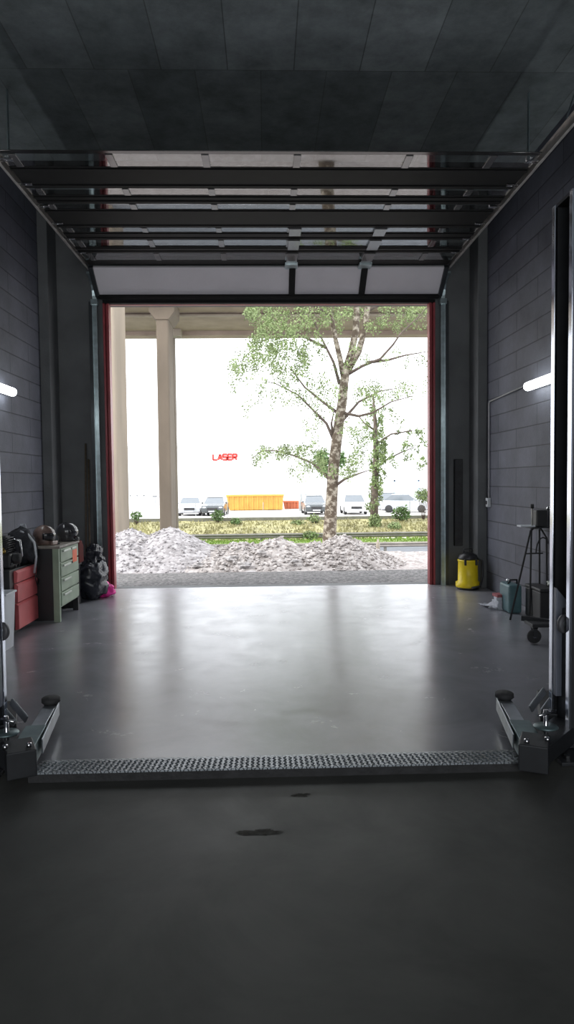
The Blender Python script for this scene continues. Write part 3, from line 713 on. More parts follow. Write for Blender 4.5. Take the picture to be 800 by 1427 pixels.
# ============================================================ RIGHT SIDE
# yellow wet vacuum
g = ground(655, 822)
t = thing('wet_vacuum', (g.x, g.y+.12, 0), 'yellow tub vacuum cleaner with a black head by the front right corner', 'vacuum cleaner')
c = Vector((g.x, g.y+.10, 0))
print('vac', c)
MB().lathe([(0,.03),(.17,.03),(.175,.05),(.175,.10),(.145,.12),(.14,.40),(.148,.41),(.148,.43),(0,.43)], c, 28).build('tub', M['yellow'], t)
MB().lathe([(0,0),(.15,0),(.16,.03),(0,.031)], c, 24).build('base', M['black'], t)
MB().lathe([(0,.43),(.135,.43),(.14,.45),(.12,.50),(.06,.53),(0,.535)], c, 24).build('head', M['black'], t)
MB().tube([(c.x-.06, c.y, .52), (c.x-.06, c.y, .58), (c.x+.06, c.y, .58), (c.x+.06, c.y, .52)], .012, 8).build('handle', M['black'], t)
m = MB(); 
for s in (-1, 1): m.box((c.x+s*.08-.015, c.y-.155, .36), (c.x+s*.08+.015, c.y-.135, .45))
m.build('latch', M['black'], t, bevel=.003)
pts = [(c.x-.13, c.y-.06, .40)]
for k in range(16):
    a = k/15; pts.append((c.x-.16-.03*math.sin(a*5), c.y-.10, .40-.30*a+.0))
MB().tube([(c.x+.12, c.y-.06, .45), (c.x+.17, c.y-.12, .42), (c.x+.17, c.y-.13, .2), (c.x+.13, c.y-.16, .06), (c.x, c.y-.2, .04)], .018, 10).build('hose', M['black'], t)
# papers and boxes on the floor
g = ground(701, 850)
cols = ['paper', 'paper', 'paper', 'paper', 'redpaper']; labs = ['flat white carton, lowest of the small stack by the teal box', 'flat white carton, second from the bottom of the small stack by the teal box', 'flat white carton in the middle of the small stack by the teal box', 'flat white carton just under the red one in the small stack', 'flat faded red carton, topmost of the small stack by the teal box']
for k in range(5):
    tag(MB().box((g.x-.08+.01*(k%2), g.y, .038*k+.001), (g.x+.075+.008*(k%3), g.y+.15, .038*k+.037), rz=R(6*((k*7)%5-2))).build('flat_carton', M[cols[k]], bevel=.004), labs[k], 'carton', 'stack of flat cartons')
def sheet(cx_, cy_, w_, h_, rz, seed, m_):
    m = MB(); n = 10; vs = []
    for j in range(n+1):
        for i in range(n+1):
            u, v = i/n-.5, j/n-.5; x = u*w_; y = v*h_
            z = .012+.05*abs(noise.noise(Vector((u*2.5+seed, v*2.5, seed))))+.05*max(0, abs(u)-.3)
            vs.append((cx_+x*math.cos(rz)-y*math.sin(rz), cy_+x*math.sin(rz)+y*math.cos(rz), z))
    m.add(vs, [(j*(n+1)+i, j*(n+1)+i+1, (j+1)*(n+1)+i+1, (j+1)*(n+1)+i) for j in range(n) for i in range(n)], True)
    o = m.build('crumpled_sheet', M[m_]); md = o.modifiers.new('t', 'SOLIDIFY'); md.thickness = .003; return o
g = ground(681, 845); tag(sheet(g.x, g.y, .22, .15, .4, 1.2, 'paper'), 'crumpled white sheet on the floor, nearest the yellow vacuum', 'paper', 'sheets on the floor')
g = ground(689, 849); tag(sheet(g.x, g.y, .13, .12, 1.0, 4.2, 'paper'), 'smaller crumpled white sheet on the floor beside the carton stack', 'paper', 'sheets on the floor')
# teal machine box and black chest
g = ground(708, 853); g2 = ground(720, 861)
tz = at(706, 814, g.y).z
tb = thing('tool_case', (g.x+.1, g.y+.1, 0), 'teal plastic tool case standing on the floor beside the black chest', 'case')
x0_ = ground(705, 853).x; 
MB().box((x0_, g.y-.10, 0.001), (x0_+.16, g.y+.24, tz)).build('body', M['teal'], tb, bevel=.025)
MB().box((x0_+.05, g.y-.108, .06), (x0_+.12, g.y-.10, tz-.05)).build('front_rib', M['teal'], tb, bevel=.004)
MB().tube([(x0_+.03, g.y+.02, tz-.005), (x0_+.05, g.y, tz+.05), (x0_+.13, g.y, tz+.05), (x0_+.14, g.y+.02, tz-.005)], .012, 8).build('handle', M['black'], tb)
m = MB(); m.lathe([(0,0),(.028,0),(.028,.04),(0,.045)], (x0_+.08, g.y+.14, tz), 12); m.build('cap', M['chrome'], tb)
bc = ground(722, 862); 
bt = thing('storage_chest', (bc.x+.2, bc.y+.1, 0), 'low black chest on the floor against the right wall under the stand', 'chest')
bz = at(722, 817, bc.y).z; xb0 = max(bc.x, x0_+.17)
print('chest', bc, bz, x0_, g)
MB().box((xb0, bc.y-.22, .002), (XR-.02, bc.y+.22, bz-.04)).build('body', M['cab_black'], bt, bevel=.01)
MB().box((xb0-.006, bc.y-.23, bz-.04), (XR-.012, bc.y+.23, bz)).build('lid', M['cab_black'], bt, bevel=.012)
MB().box((xb0+.10, bc.y-.236, bz-.08), (xb0+.16, bc.y-.22, bz-.02)).build('latch', M['chrome'], bt, bevel=.003)
# crumpled foil on chest
tag(crumple((xb0+.22, bc.y-.05, bz+.03), (.07, .06, .03), 3.3, amp=.5).build('crumpled_foil', M['handle']), 'small pale crumpled wrapper on the black chest lid', 'wrapper')
for v in bpy.data.objects['crumpled_foil'].data.vertices: pass
# tubular stand with machine on top
A = ground(711, 864); yT = A.y+.12; 
top = at(742, 737, yT)
zt3 = top.z
B = Vector((XR-.18, yT+.10, 0)); 
st = thing('tubular_stand', (A.x+.15, A.y+.1, 0), 'tall thin black tubular stand with crossbar and arch, against the right wall', 'stand')
r_ = .011
xT0 = top.x-.02; xT1 = min(xT0+.34, XR-.08)
MB().tube([(A.x, A.y, 0), (xT0, yT, zt3-.02), (xT0+.03, yT, zt3)], r_, 8).build('leg', M['rubber'], st)
lf = bpy.data.objects
MB().tube([(xT0+.02, yT+.03, zt3-.01), (at(741, 860, yT+.0).x-.03, yT-.02, .0)], r_, 8).build('leg', M['rubber'], st)
MB().tube([(xT1, yT, zt3), (xT1+.05, yT-.04, .9*zt3), (xT1+.065, yT-.04, 0)], r_, 8).build('leg', M['rubber'], st)
MB().tube([(xT1-.0, yT+.04, zt3-.01), (xT1+.055, yT+.16, 0)], r_, 8).build('leg', M['rubber'], st)
zc = at(742, 771, yT).z
MB().tube([(xT0-.075, yT-.03, zc), (xT1+.02, yT-.01, zc)], .008, 8).build('crossbar', M['rubber'], st)
arc = [(xT0+.06+.16*(.5-.5*math.cos(PI*k/10)), yT-.01, zc+.18*math.sin(PI*k/10)) for k in range(11)]
MB().tube(arc, .008, 8).build('arch', M['rubber'], st)
MB().tube([(xT0, yT, zt3), (xT0+.02, yT, zt3+.012), (xT1-.02, yT, zt3+.012), (xT1, yT, zt3)], r_, 8).build('top_bar', M['rubber'], st)
MB().box((xT0-.02, yT-.10, zt3+.012), (xT1+.06, yT+.14, zt3+.025)).build('top_plate', M['lift_dark'], st, bevel=.003)
mz = zt3+.026
ma = thing('bench_grinder', (xT0+.15, yT, mz), 'black bench grinder with a pale tray on top of the tubular stand', 'grinder')
MB().box((xT0+.04, yT-.07, mz), (xT1+.05, yT+.09, mz+.19)).build('body', M['black'], ma, bevel=.012)
MB().box((xT0-.14, yT-.07, mz+.0), (xT0+.03, yT+.06, mz+.018)).build('tray', M['white'], ma, bevel=.004)
MB().tube([(xT0+.0, yT-.04, mz+.018), (xT0+.0, yT-.04, mz+.23)], .012, 8).build('post', M['track'], ma)
MB().lathe([(0,0),(.035,0),(.04,.02),(.02,.045),(0,.045)], (xT0+.21, yT-.02, mz+.19), 14).build('knob', M['chrome'], ma)
MB().lathe([(0,0),(.02,0),(.02,.05),(0,.05)], (xT0+.0, yT-.04, mz+.21), 12).build('post_cap', M['black'], ma)
# wheeled creeper / jack
wc = ground(745, 897)
print('wheel', wc)
tk = thing('trolley_jack', (wc.x+.25, wc.y+.1, 0), 'low trolley jack with a black castor wheel beside the right lift post', 'jack')
MB().lathe([(0,-.02),(.045,-.022),(.064,-.018),(.07,0),(.064,.018),(.045,.022),(0,.02)], (wc.x, wc.y+.01, .071), 24, 'Y').build('wheel', M['rubber'], tk)
MB().lathe([(0,-.026),(.02,-.026),(.02,.026),(0,.026)], (wc.x, wc.y+.01, .071), 12, 'Y').build('axle', M['chrome'], tk)
m = MB(); m.box((wc.x-.02, wc.y-.025, .07), (wc.x+.02, wc.y-.017+.0, .16)); m.box((wc.x-.02, wc.y+.037, .07), (wc.x+.02, wc.y+.045, .16)); m.box((wc.x-.025, wc.y-.025, .15), (wc.x+.025, wc.y+.045, .162)); m.build('fork', M['lift_dark'], tk)
a0 = Vector((wc.x-.03, wc.y+.26, .20)); a1 = Vector((wc.x+.42, wc.y-.02, .17))
MB().beam(a0, a1, .05, .05).build('side_bar', M['lift_dark'], tk, bevel=.004)
MB().box((wc.x-.02, wc.y+.0, .155), (wc.x+.42, wc.y+.22, .19)).build('frame', M['lift_dark'], tk, bevel=.006)
MB().lathe([(0,-.02),(.05,-.02),(.06,0),(.05,.02),(0,.02)], (wc.x+.35, wc.y+.16, .0601), 20, 'Y').build('wheel', M['rubber'], tk)
MB().box((wc.x+.33, wc.y+.15, .06), (wc.x+.37, wc.y+.17, .16)).build('fork', M['lift_dark'], tk)
# white hose coil between chest and post
# dark pipes on the front wall, right of the door
for k, px in enumerate((640, 650)):
    a = at(px, 640, YD-.03)
tag(MB().box((at(632,600,YD).x, YD-.09, at(640,760,YD).z), (at(643,600,YD).x, YD, at(640,640,YD).z)).build('control_box', M['rubber'], bevel=.006), 'tall dark door control box on the front wall right of the opening', 'control box')

# floor stains (real patches of oil)
def stain(px, py, w_, h_, seed, label):
    c = ground(px, py); m = MB(); vs = [(c.x, c.y, .0015)]; n = 60
    for k in range(n):
        a = 2*PI*k/n; r = 1+.5*noise.noise(Vector((math.cos(a)*1.5+seed, math.sin(a)*1.5, 0)))+.5*noise.noise(Vector((math.cos(a)*4+seed, math.sin(a)*4, 3)))+.3*noise.noise(Vector((math.cos(a)*12+seed, math.sin(a)*12, 3)))
        vs.append((c.x+math.cos(a)*w_*r, c.y+math.sin(a)*h_*r, .0015))
    m.add(vs, [(0, 1+k, 1+(k+1)%n) for k in range(n)])
    return tag(m.build('oil_stain', M['stain']), label, 'stain', 'oil stains on the front floor', 'structure')
M['stain'] = mat('oil_stain', (.05,.048,.042), .7, 0, .4, 30, spec=.1)
stain(360, 1160, .085, .028, 2, 'long dark oil stain in the middle of the front floor')
stain(420, 1108, .04, .02, 5, 'small dark oil stain close to the tread plate')

# ============================================================ OUTSIDE
def strip(name, prof, x0, x1, m, nz=0, nx=30, kind='structure'):
    mb = MB(); k = len(prof); vs = []
    for i in range(nx+1):
        x = x0+(x1-x0)*i/nx
        for (y, z) in prof: vs.append((x, y, z + (nz*noise.noise(Vector((x*.8, y*.8, 0))) if nz else 0)))
    mb.add(vs, [(i*k+j, i*k+j+1, (i+1)*k+j+1, (i+1)*k+j) for i in range(nx) for j in range(k-1)], True)
    return tag(mb.build(name, m, fixn=True), kind=kind)
strip('ground_apron', [(YD+.05, -.012), (12.2, -.03), (12.5, -.05)], -25, 25, M['apron'])
strip('ground_gravel', [(12.5, -.05), (13.5, -.05), (14.5, -.06), (16, -.08), (17.5, -.35), (20, -.9), (23, -1.6), (24, -1.75)], -30, 30, M['gravel'], .03, 120)
strip('ground_road', [(24, -1.75), (34.2, -1.65)], -60, 60, M['asphalt'])
strip('ground_grass', [(34.2, -1.65), (36, -1.68), (41, -1.92)], -60, 60, M['grass'], .04, 90)
strip('ground_verge', [(41, -1.92), (43, -1.80), (46, -1.55), (50, -1.22)], -70, 70, M['verge'], .12, 120)
struct('ground_kerb', MB().box((-70, 49.6, -1.6), (70, 49.95, -1.02)), M['kerb'])
strip('ground_yard', [(49.95, -1.12), (110, -1.15)], -120, 120, M['yard'])

# gravel heaps ------------------------------------------------
def heap(peaks, x0, x1, y0, y1, label, mt, seed, res=.045, stones=420):
    m = MB(); nx = int((x1-x0)/res); ny = int((y1-y0)/res); vs = []
    def h(x, y):
        z = -.10
        for (cx_, cy_, hh, rx, ry) in peaks:
            d = math.sqrt(((x-cx_)/rx)**2+((y-cy_)/ry)**2)
            z = max(z, -.06+hh*(max(0, 1-d)**1.0)*(1 if d > .15 else 1-.3*(.15-d)))
        if z > -.075:
            z += .035*noise.noise(Vector((x*2.5, y*2.5, seed))) + (.012 if seed == 3 else .026)*noise.noise(Vector((x*9, y*9, seed)))+(.008 if seed == 3 else .014)*noise.noise(Vector((x*21, y*21, seed)))
        return z
    for i in range(nx+1):
        for j in range(ny+1):
            x = x0+i*res; y = y0+j*res; vs.append((x, y, h(x, y)))
    m.add(vs, [(i*(ny+1)+j, (i+1)*(ny+1)+j, (i+1)*(ny+1)+j+1, i*(ny+1)+j+1) for i in range(nx) for j in range(ny)], False)
    rnd = random.Random(seed)
    for k in range(stones):
        cx_, cy_, hh, rx, ry = rnd.choice(peaks)
        a = rnd.uniform(0, 2*PI); q = math.sqrt(rnd.random())*1.02; x = cx_+rx*q*math.cos(a); y = cy_+ry*q*math.sin(a)
        z = h(x, y)
        if z < -.09: z = -.04
        r = rnd.choice((.012, .015, .02, .025, .03) if seed == 3 else (.018, .022, .03, .04, .05)); n0 = len(m.v)
        vv = [Vector((rnd.gauss(0,1), rnd.gauss(0,1), rnd.gauss(0,1))).normalized()*r*rnd.uniform(.7,1.3) for _ in range(6)]
        # octahedral stone
        pts = [Vector((r*rnd.uniform(.6,1.4),0,0)), Vector((-r*rnd.uniform(.6,1.4),0,0)), Vector((0,r*rnd.uniform(.6,1.4),0)), Vector((0,-r*rnd.uniform(.6,1.4),0)), Vector((0,0,r*rnd.uniform(.5,1.1))), Vector((0,0,-r*rnd.uniform(.5,1.1)))]
        Rm = Matrix.Rotation(rnd.uniform(0,6), 3, 'Z') @ Matrix.Rotation(rnd.uniform(-.7,.7), 3, 'X')
        m.add([Rm@p_+Vector((x,y,z+r*.3)) for p_ in pts], [(0,2,4),(2,1,4),(1,3,4),(3,0,4),(2,0,5),(1,2,5),(3,1,5),(0,3,5)], False)
    o = m.build('gravel_heap', M[mt], fixn=False); return tag(o, label, 'gravel heap', 'gravel heaps in front of the garage')
def pk(px, py, Y, rx, ry): 
    q = at(px, py, Y); return (q.x, Y, q.z+.09, rx, ry)
heap([pk(182, 736, 14.0, 1.45, 1.5), pk(237, 734, 14.0, 1.5, 1.5), pk(140, 745, 14.2, 1.3, 1.4)], -5.2, -.2, 12.3, 16, 'broad grey gravel heap with twin tops, leftmost in front of the viaduct pier', 'rubble', 3, stones=1400)
heap([pk(335, 756, 13.9, 1.1, 1.4), pk(385, 750, 13.9, 1.15, 1.4), pk(300, 768, 13.6, 1.0, 1.2)], -1.9, 1.6, 12.4, 15.8, 'low pale stone heap in the middle, between the grey heap and the birch heap', 'rubble2', 5, stones=1000)
heap([pk(440, 757, 13.9, .95, 1.3), pk(478, 747, 13.9, 1.15, 1.4), pk(500, 775, 13.6, .9, 1.2)], .3, 3.6, 12.4, 15.8, 'pale stone heap sloping down to the right under the birch trunk', 'rubble2', 9, stones=1000)
rk = [(324, 780, 13.0, .13), (340, 788, 12.75, .12), (274, 789, 12.7, .10), (197, 754, 13.2, .07), (365, 770, 13.1, .08), (540, 785, 13.3, .07), (410, 782, 12.8, .07)]
rl = ['large pale rock lying on the front slope of the middle heap', 'large flat pale rock at the foot of the middle heap', 'pale rock at the right foot of the grey twin-topped heap', 'rust-tinted stone near the top of the grey twin-topped heap', 'pale stone high on the front of the middle heap', 'small stone lying apart on the flat gravel right of the heaps', 'pale stone at the foot between the middle heap and the birch heap']
for k, (px, py, Y, r) in enumerate(rk):
    c = at(px, py, Y); m = MB().ell(c, (r, r*.8, r*.55), 9, 6, .9, 1.5, k*3.1)
    m.sm = [False]*len(m.sm); tag(m.build('loose_rock', M['rock']), rl[k], 'rock', 'loose rocks on the gravel')

# guard rails -------------------------------------------------
def guardrail(y, ztop, zbot, x0, x1, zg_, step, off, mt, label):
    h_ = ztop-zbot
    t = thing('guardrail', ((x0+x1)/2, y, zg_), label, 'guardrail')
    pf = [(y, zbot), (y-.05, zbot+h_*.15), (y-.08, zbot+h_*.25), (y-.05, zbot+h_*.4), (y-.015, zbot+h_*.5), (y-.05, zbot+h_*.6), (y-.08, zbot+h_*.75), (y-.05, zbot+h_*.88), (y, ztop), (y+.01, ztop), (y+.01, zbot)]
    MB().prism(pf, x0, x1).build('beam', M[mt], t)
    x = x0+off
    while x < x1:
        MB().box((x-.06, y+.012, zg_-.02), (x+.06, y+.10, ztop+.01)).build('post', M['rail_grey'], t); x += step
qa = at(560, 755, 30); qb = at(560, 762, 30)
guardrail(30, qa.z, qb.z, at(480, 758, 30).x-10, 22, -1.72, 4.0, (at(537,760,30).x-(at(480,758,30).x-10))%4.0, 'rail_white', 'nearer pale guardrail along the road edge, seen right of the birch')
qa = at(440, 742.5, 40.5); qb = at(440, 749.5, 40.5)
guardrail(40.5, qa.z, qb.z, -14, 26, -1.93, 4.0, 1.7, 'rail_grey', 'farther grey guardrail on the grass behind the gravel heaps')
# stake and marker at the gravel edge
a = ground(537, 775, -.1); tag(MB().lathe([(0,-.2),(.05,-.2),(.045,.12),(.02,.22),(0,.23)], (a.x, 16.2, 0.0-.0), 10).build('marker_post', M['concrete_light']), 'short pale marker post at the gravel edge right of the heaps', 'post')
for v in (bpy.data.objects['marker_post'],): v.location.z = at(537, 776, 16.2).z

# viaduct -----------------------------------------------------
vd = thing('viaduct', (0, 30, -1.7), 'brown concrete road viaduct with tall square piers crossing beyond the road', 'viaduct')
zs = at(370, 431, 28.4).z
def zat(py, Y, px=370): return at(px, py, Y).z
dk0, dk1 = 27.4, 35.2
z_hi = zat(428, 28.0)
MB().box((-60, dk0+.3, z_hi+.35), (60, dk1, z_hi+1.2)).build('deck', M['deck'], vd)
# near girder, edge strip, far girder
zb1 = zat(441, 30.5); MB().box((-60, 30.5, zb1), (60, 31.2, z_hi+.4)).build('girder', M['deck'], vd, bevel=.03)
MB().box((-60, 30.35, zb1-.02), (60, 30.5, zb1+.06)).build('edge_strip', M['concrete_light'], vd)
zb2 = zat(449, 32.2); g_ = MB().box((-60, 32.2, zb2), (60, 32.5, z_hi+.38)); g_.build('edge_strip', M['concrete_light'], vd)
g_ = MB(); 
for k in range(-20, 30): g_.box((k*1.15, 32.1, zb2+.05), (k*1.15+.08, 32.2, zb2+.35))
tag(g_.build('stud_row', M['concrete'], vd), kind='stuff')
zb3 = zat(467, 34.0); MB().box((-60, 34.0, zb3), (60, 34.8, z_hi+.4)).build('girder', M['deck'], vd, bevel=.03)
def pier(px0, px1, px2, Y0, mt, topz, cap_=True, wfix=None):
    xr = at(px1, 600, Y0).x; xl = at(px0, 600, Y0).x if wfix is None else xr-wfix
    Y1 = onx(px2, 600, xr).y
    p_ = MB().box((xl, Y0, -1.75), (xr, Y1, topz)).build('pier', M[mt], vd, bevel=.06)
    if cap_:
        c0 = xl-.02; c1 = xr+.02
        MB().prism([(c0, topz-.80), (c0-.24, topz-.48), (c0-.24, topz), (c1+.24, topz), (c1+.24, topz-.48), (c1, topz-.80)], Y0-.05, Y1+.1, 'Y').build('capital', M['concrete'], p_, bevel=.03)
    return xr, Y1
r1 = pier(220, 237, 244, 28.2, 'concrete', z_hi+.36)
pier(120, 163, 178, 24.0, 'pier_light', z_hi+1.6, False, 1.5)
xr = at(244.5, 600, 34.1).x
pp = MB().box((xr-.6, 34.1, -1.7), (xr, 34.7, zb3)).build('pier', M['concrete'], vd)
MB().prism([(xr-.4, zb3-.12), (xr-.4, zb3+.85), (xr+.12, zb3+.85), (xr+.42, zb3+.35), (xr+.42, zb3-.12)], 33.5, 34.0, 'Y').build('bearing_block', M['concrete_light'], vd, bevel=.03)
MB().box((9.5, 28.2, -1.75), (10.2, 29.7, z_hi+.36)).build('pier', M['concrete'], vd, bevel=.05)
MB().box((-16, 28.2, -1.75), (-15.2, 29.7, z_hi+.36)).build('pier', M['concrete'], vd, bevel=.05)

# white hall --------------------------------------------------
YH = 78.0
hl = thing('warehouse', (0, YH, -1.15), 'long white warehouse with red LASER letters across the far yard', 'building')
zh = at(370, 621, YH).z; xs = at(437, 640, YH).x
MB().box((-45, YH, -1.15), (xs, YH+25, zh)).build('wall', M['hall'], hl)
zh2 = at(520, 627, YH).z
MB().box((xs, YH+.6, -1.15), (45, YH+25, zh2)).build('wall', M['hall'], hl)
MB().box((-45.1, YH-.12, zh-.18), (xs+.1, YH+.0, zh+.05)).build('roof_edge', M['hall_trim'], hl)
MB().box((xs, YH+.4, zh2-.25), (45.1, YH+.6, zh2+.05)).build('roof_edge', M['hall_trim'], hl)
for (a, b, c, d, mt, nm) in ((181, 690, 202, 711, 'hall_trim', 'loading_door'), (213, 691, 219, 711, 'hall_trim', 'loading_door'), (550, 669, 586, 689, 'blue_trim', 'window_frame')):
    p0 = at(a, b, YH); p1 = at(c, d, YH); yy = YH-.02 if a < 500 else YH+.58
    w_ = .12 if a < 500 else .16; m = MB()
    m.box((p0.x, yy-.08, p0.z-w_), (p1.x, yy, p0.z)); m.box((p0.x, yy-.08, p1.z), (p0.x+w_, yy, p0.z)); m.box((p1.x-w_, yy-.08, p1.z), (p1.x, yy, p0.z))
    if a > 500: m.box((p0.x, yy-.08, p1.z), (p1.x, yy, p1.z+w_))
    else: m.box((p0.x, yy-.10, p1.z), (p1.x, yy, p1.z+.2)); m.box(((p0.x+p1.x)/2-.05, yy-.08, p1.z), ((p0.x+p1.x)/2+.05, yy, p0.z))
    m.build(nm, M[mt], hl)
p0 = at(372, 716, YH); 
m = MB(); 
for px in (596, 400): 
    q = at(px, 685, YH); m.box((q.x-.35, YH-.1, q.z-.6), (q.x+.35, YH, q.z+.6))
m.build('window', M['hall_trim'], hl)
# LASER letters, stroke built
def letters(word, x, z, h, w, gap, y, mbx, s=.16):
    St = {'L': [((0,1),(0,0)),((0,0),(1,0))], 'A': [((0,0),(.5,1)),((.5,1),(1,0)),((.3,.3),(.7,.3))], 'S': [((1,1),(0,1)),((0,1),(0,.5)),((0,.5),(1,.5)),((1,.5),(1,0)),((1,0),(0,0))],
          'E': [((0,0),(0,1)),((0,1),(1,1)),((0,.5),(.9,.5)),((0,0),(1,0))], 'R': [((0,0),(0,1)),((0,1),(1,1)),((1,1),(1,.5)),((1,.5),(0,.5)),((.4,.5),(1,0))]}
    for ch in word:
        for (a, b) in St[ch]:
            mbx.beam((x+a[0]*w, y, z+a[1]*h), (x+b[0]*w, y, z+b[1]*h), .06, s, up=(0.01,0,1) if a[0]!=b[0] else (1,0,0))
        x += w+gap
p0 = at(297, 641, YH); p1 = at(330, 633, YH)
wl = (p1.x-p0.x); lw = wl*.172; gp = (wl-5*lw)/4
for i, ch in enumerate('LASER'):
    m = MB(); letters(ch, p0.x+i*(lw+gp), p0.z, p1.z-p0.z, lw, 0, YH-.06, m, .20); m.build('sign_letter', M['sign_red'], hl)
# pale emblem left of the letters
q = at(280, 632, YH); m = MB(); m.tube([(q.x-.9, YH-.03, q.z), (q.x-.3, YH-.03, q.z+.35), (q.x+.3, YH-.03, q.z+.1), (q.x+.9, YH-.03, q.z+.4)], .06, 6); m.build('emblem', M['hall_trim'], hl)

# containers --------------------------------------------------
def skip(px0, px1, pyt, pyb, Y, dep, mt, label, ribs=11, flare=0):
    a = at(px0, pyb, Y); b = at(px1, pyt, Y); z0 = -1.13; zt_ = b.z
    t = thing('skip_container', ((a.x+b.x)/2, Y, z0), label, 'container')
    z1 = a.z
    m = MB(); x0, x1 = a.x, b.x
    m.prism([(x0+flare, z1), (x1-flare*.4, z1), (x1, zt_-.15), (x1, zt_), (x0, zt_), (x0, zt_-.15)], Y, Y+dep, 'Y'); m.build('body', M[mt], t)
    m = MB()
    for k in range(ribs):
        x = x0+.15+(x1-x0-.3)*k/(ribs-1); m.box((x-.05, Y-.09, z1), (x+.05, Y, zt_-.12))
    m.box((x0-.05, Y-.12, zt_-.14), (x1+.05, Y, zt_)); m.build('rib', M[mt], t)
    m = MB()
    for x in (x0+.5, x1-.5): m.box((x-.12, Y+.1, z0), (x+.12, Y+.4, z1)); m.box((x-.12, Y+dep-.4, z0), (x+.12, Y+dep-.1, z1))
    m.build('skid', M['grey_dark'], t)
skip(316, 395, 689, 711, 64, 2.4, 'skip_yellow', 'long yellow skip container in the far yard below the red letters', 12, .25)
skip(395.5, 417, 698, 709, 66.5, 2.2, 'skip_red', 'short orange-red skip container beside the yellow one', 5, .1)
# grey tanks beside the red container
for k, (px, w_, lab) in enumerate(((418.5, .15, 'slim grey tank nearest the orange-red container'), (424, .17, 'slim grey tank in the middle of the three'), (429, .15, 'slim grey tank nearest the birch trunk'))):
    q = at(px, 683+2*k, 62); tag(MB().lathe([(0,-1.13),(w_,-1.13),(w_,q.z-.15),(w_*.6,q.z),(0,q.z)], (q.x, 62, 0), 14).build('gas_tank', M['tank']), lab, 'tank', 'grey tanks in the far yard')
# yard fence posts
PL = ['beside the silver car by the viaduct pier', 'at the left end of the yellow container', 'in front of the middle of the yellow container', 'in front of the slim grey tanks', 'just left of the ivy-covered tree', 'nearest the right jamb']
for k, px in enumerate((273, 317, 367, 418, 516, 571)):
    q = at(px, 724, 50.3)
    tag(MB().box((q.x-.025, 50.28, -1.14), (q.x+.025, 50.33, .05)).build('fence_post', M['tank']), 'thin grey fence post '+PL[k], 'post', 'fence posts on the yard edge')

# cars --------------------------------------------------------
def car(loc, rz, paint, label, h=1.45, suv=False):
    t = thing('car', loc, label, 'car', 'parked cars in the far yard', rz)
    # length along Y, front at -Y
    prof = [(-2.1,.35),(-2.15,.62),(-2.0,.82),(-1.0,.98),(-.35,h-.02),(.2,h),(1.1,h-.02),(1.75,1.02),(2.05,.95),(2.1,.4),(1.9,.25),(-1.9,.25)]
    low = [(-2.1,.35),(-2.15,.62),(-2.0,.82),(-1.0,.98),(1.75,1.02),(2.05,.95),(2.1,.4),(1.9,.25),(-1.9,.25)]
    MB().prism(low, -.88, .88).build('body', M[paint], t, bevel=.06, local=True)
    top = [(-1.0,.97),(-.35,h-.04),(.2,h-.02),(1.1,h-.04),(1.75,1.0)]
    m = MB(); n = len(top); vs = [(-.82 if z < 1.05 else -.66, y, z) for y, z in top]+[(.82 if z < 1.05 else .66, y, z) for y, z in top]
    m.add(vs, [tuple(range(n)), tuple(range(n, 2*n))[::-1]]+[(i, i+n, i+n+1, i+1) for i in range(n-1)]); m.build('windows', M['car_glass'], t, local=True)
    MB().box((-.64, -.35, h-.045), (.64, 1.1, h+.01)).build('roof', M[paint], t, bevel=.03, local=True)
    MB().box((-.42, -2.17, .48), (.42, -2.10, .68)).build('grille', M['rubber'], t, bevel=.02, local=True)
    MB().box((-.30, -2.19, .36), (.30, -2.13, .44)).build('number_plate', M['white'], t, local=True)
    for s in (-1, 1):
        MB().ell((s*.64, -2.06, .68), (.17, .08, .08), 12, 8).build('headlight', M['car_silver'], t, local=True)
        for y in (-1.35, 1.3):
            MB().lathe([(0,-.1),(.30,-.1),(.33,-.06),(.33,.06),(.30,.1),(0,.1)], (s*.80, y, .33), 18, 'X').build('wheel', M['rubber'], t, local=True)
        MB().ell((s*.96, -.75, 1.02), (.09,.06,.07), 10, 6).build('mirror', M[paint], t, local=True)
    return t
def yardx(px, Y): return at(px, 718, Y).x
GZ = -1.13
car((yardx(497, 53.5), 55.6, GZ), R(0), 'car_white', 'white car facing the road, right of the birch trunk', 1.55)
car((yardx(440, 54), 56.1, GZ), R(2), 'car_black', 'dark car facing the road, just left of the birch trunk', 1.5)
car((yardx(298, 54), 56.1, GZ), R(-3), 'car_black', 'dark car facing the road, left of the yellow container', 1.45)
car((yardx(262, 54.5), 56.6, GZ), R(3), 'car_silver', 'silver car facing the road, next to the viaduct pier', 1.45)
car((yardx(572, 55), 57.0, GZ), R(75), 'car_silver', 'silver car parked sideways at the right edge of the yard', 1.5)
car((yardx(545, 60), 62.2, GZ), R(10), 'car_black', 'dark car parked behind the ivy-covered tree', 1.55)
car((yardx(600, 60), 62.2, GZ), R(5), 'car_white', 'white car farthest right in the yard by the red jamb', 1.6)

# trees -------------------------------------------------------
def leaves(mb, c, r, n, size, rnd, tilt=1.0):
    for k in range(n):
        while True:
            q = Vector((rnd.uniform(-1,1), rnd.uniform(-1,1), rnd.uniform(-1,1)))
            if q.length < 1: break
        p = Vector((c[0]+q.x*r[0], c[1]+q.y*r[1], c[2]+q.z*r[2]))
        a = Vector((rnd.gauss(0,1), rnd.gauss(0,1), rnd.gauss(0,1)-.6)).normalized(); b = a.orthogonal().normalized()
        b = Matrix.Rotation(rnd.uniform(0, 6.28), 3, a) @ b
        s = size*rnd.uniform(.6, 1.4); i = len(mb.v)
        mb.v += [p, p+a*s*.5+b*s*.38, p+a*s*1.1, p+a*s*.5-b*s*.38]; mb.f.append([i, i+1, i+2, i+3]); mb.sm.append(False)
rnd = random.Random(11)
YT = 18.0
tb0 = at(459, 790, YT)
bt = thing('birch_tree', (tb0.x, YT, -.5), 'large birch with white bark and hanging green foliage behind the stone heaps', 'tree')
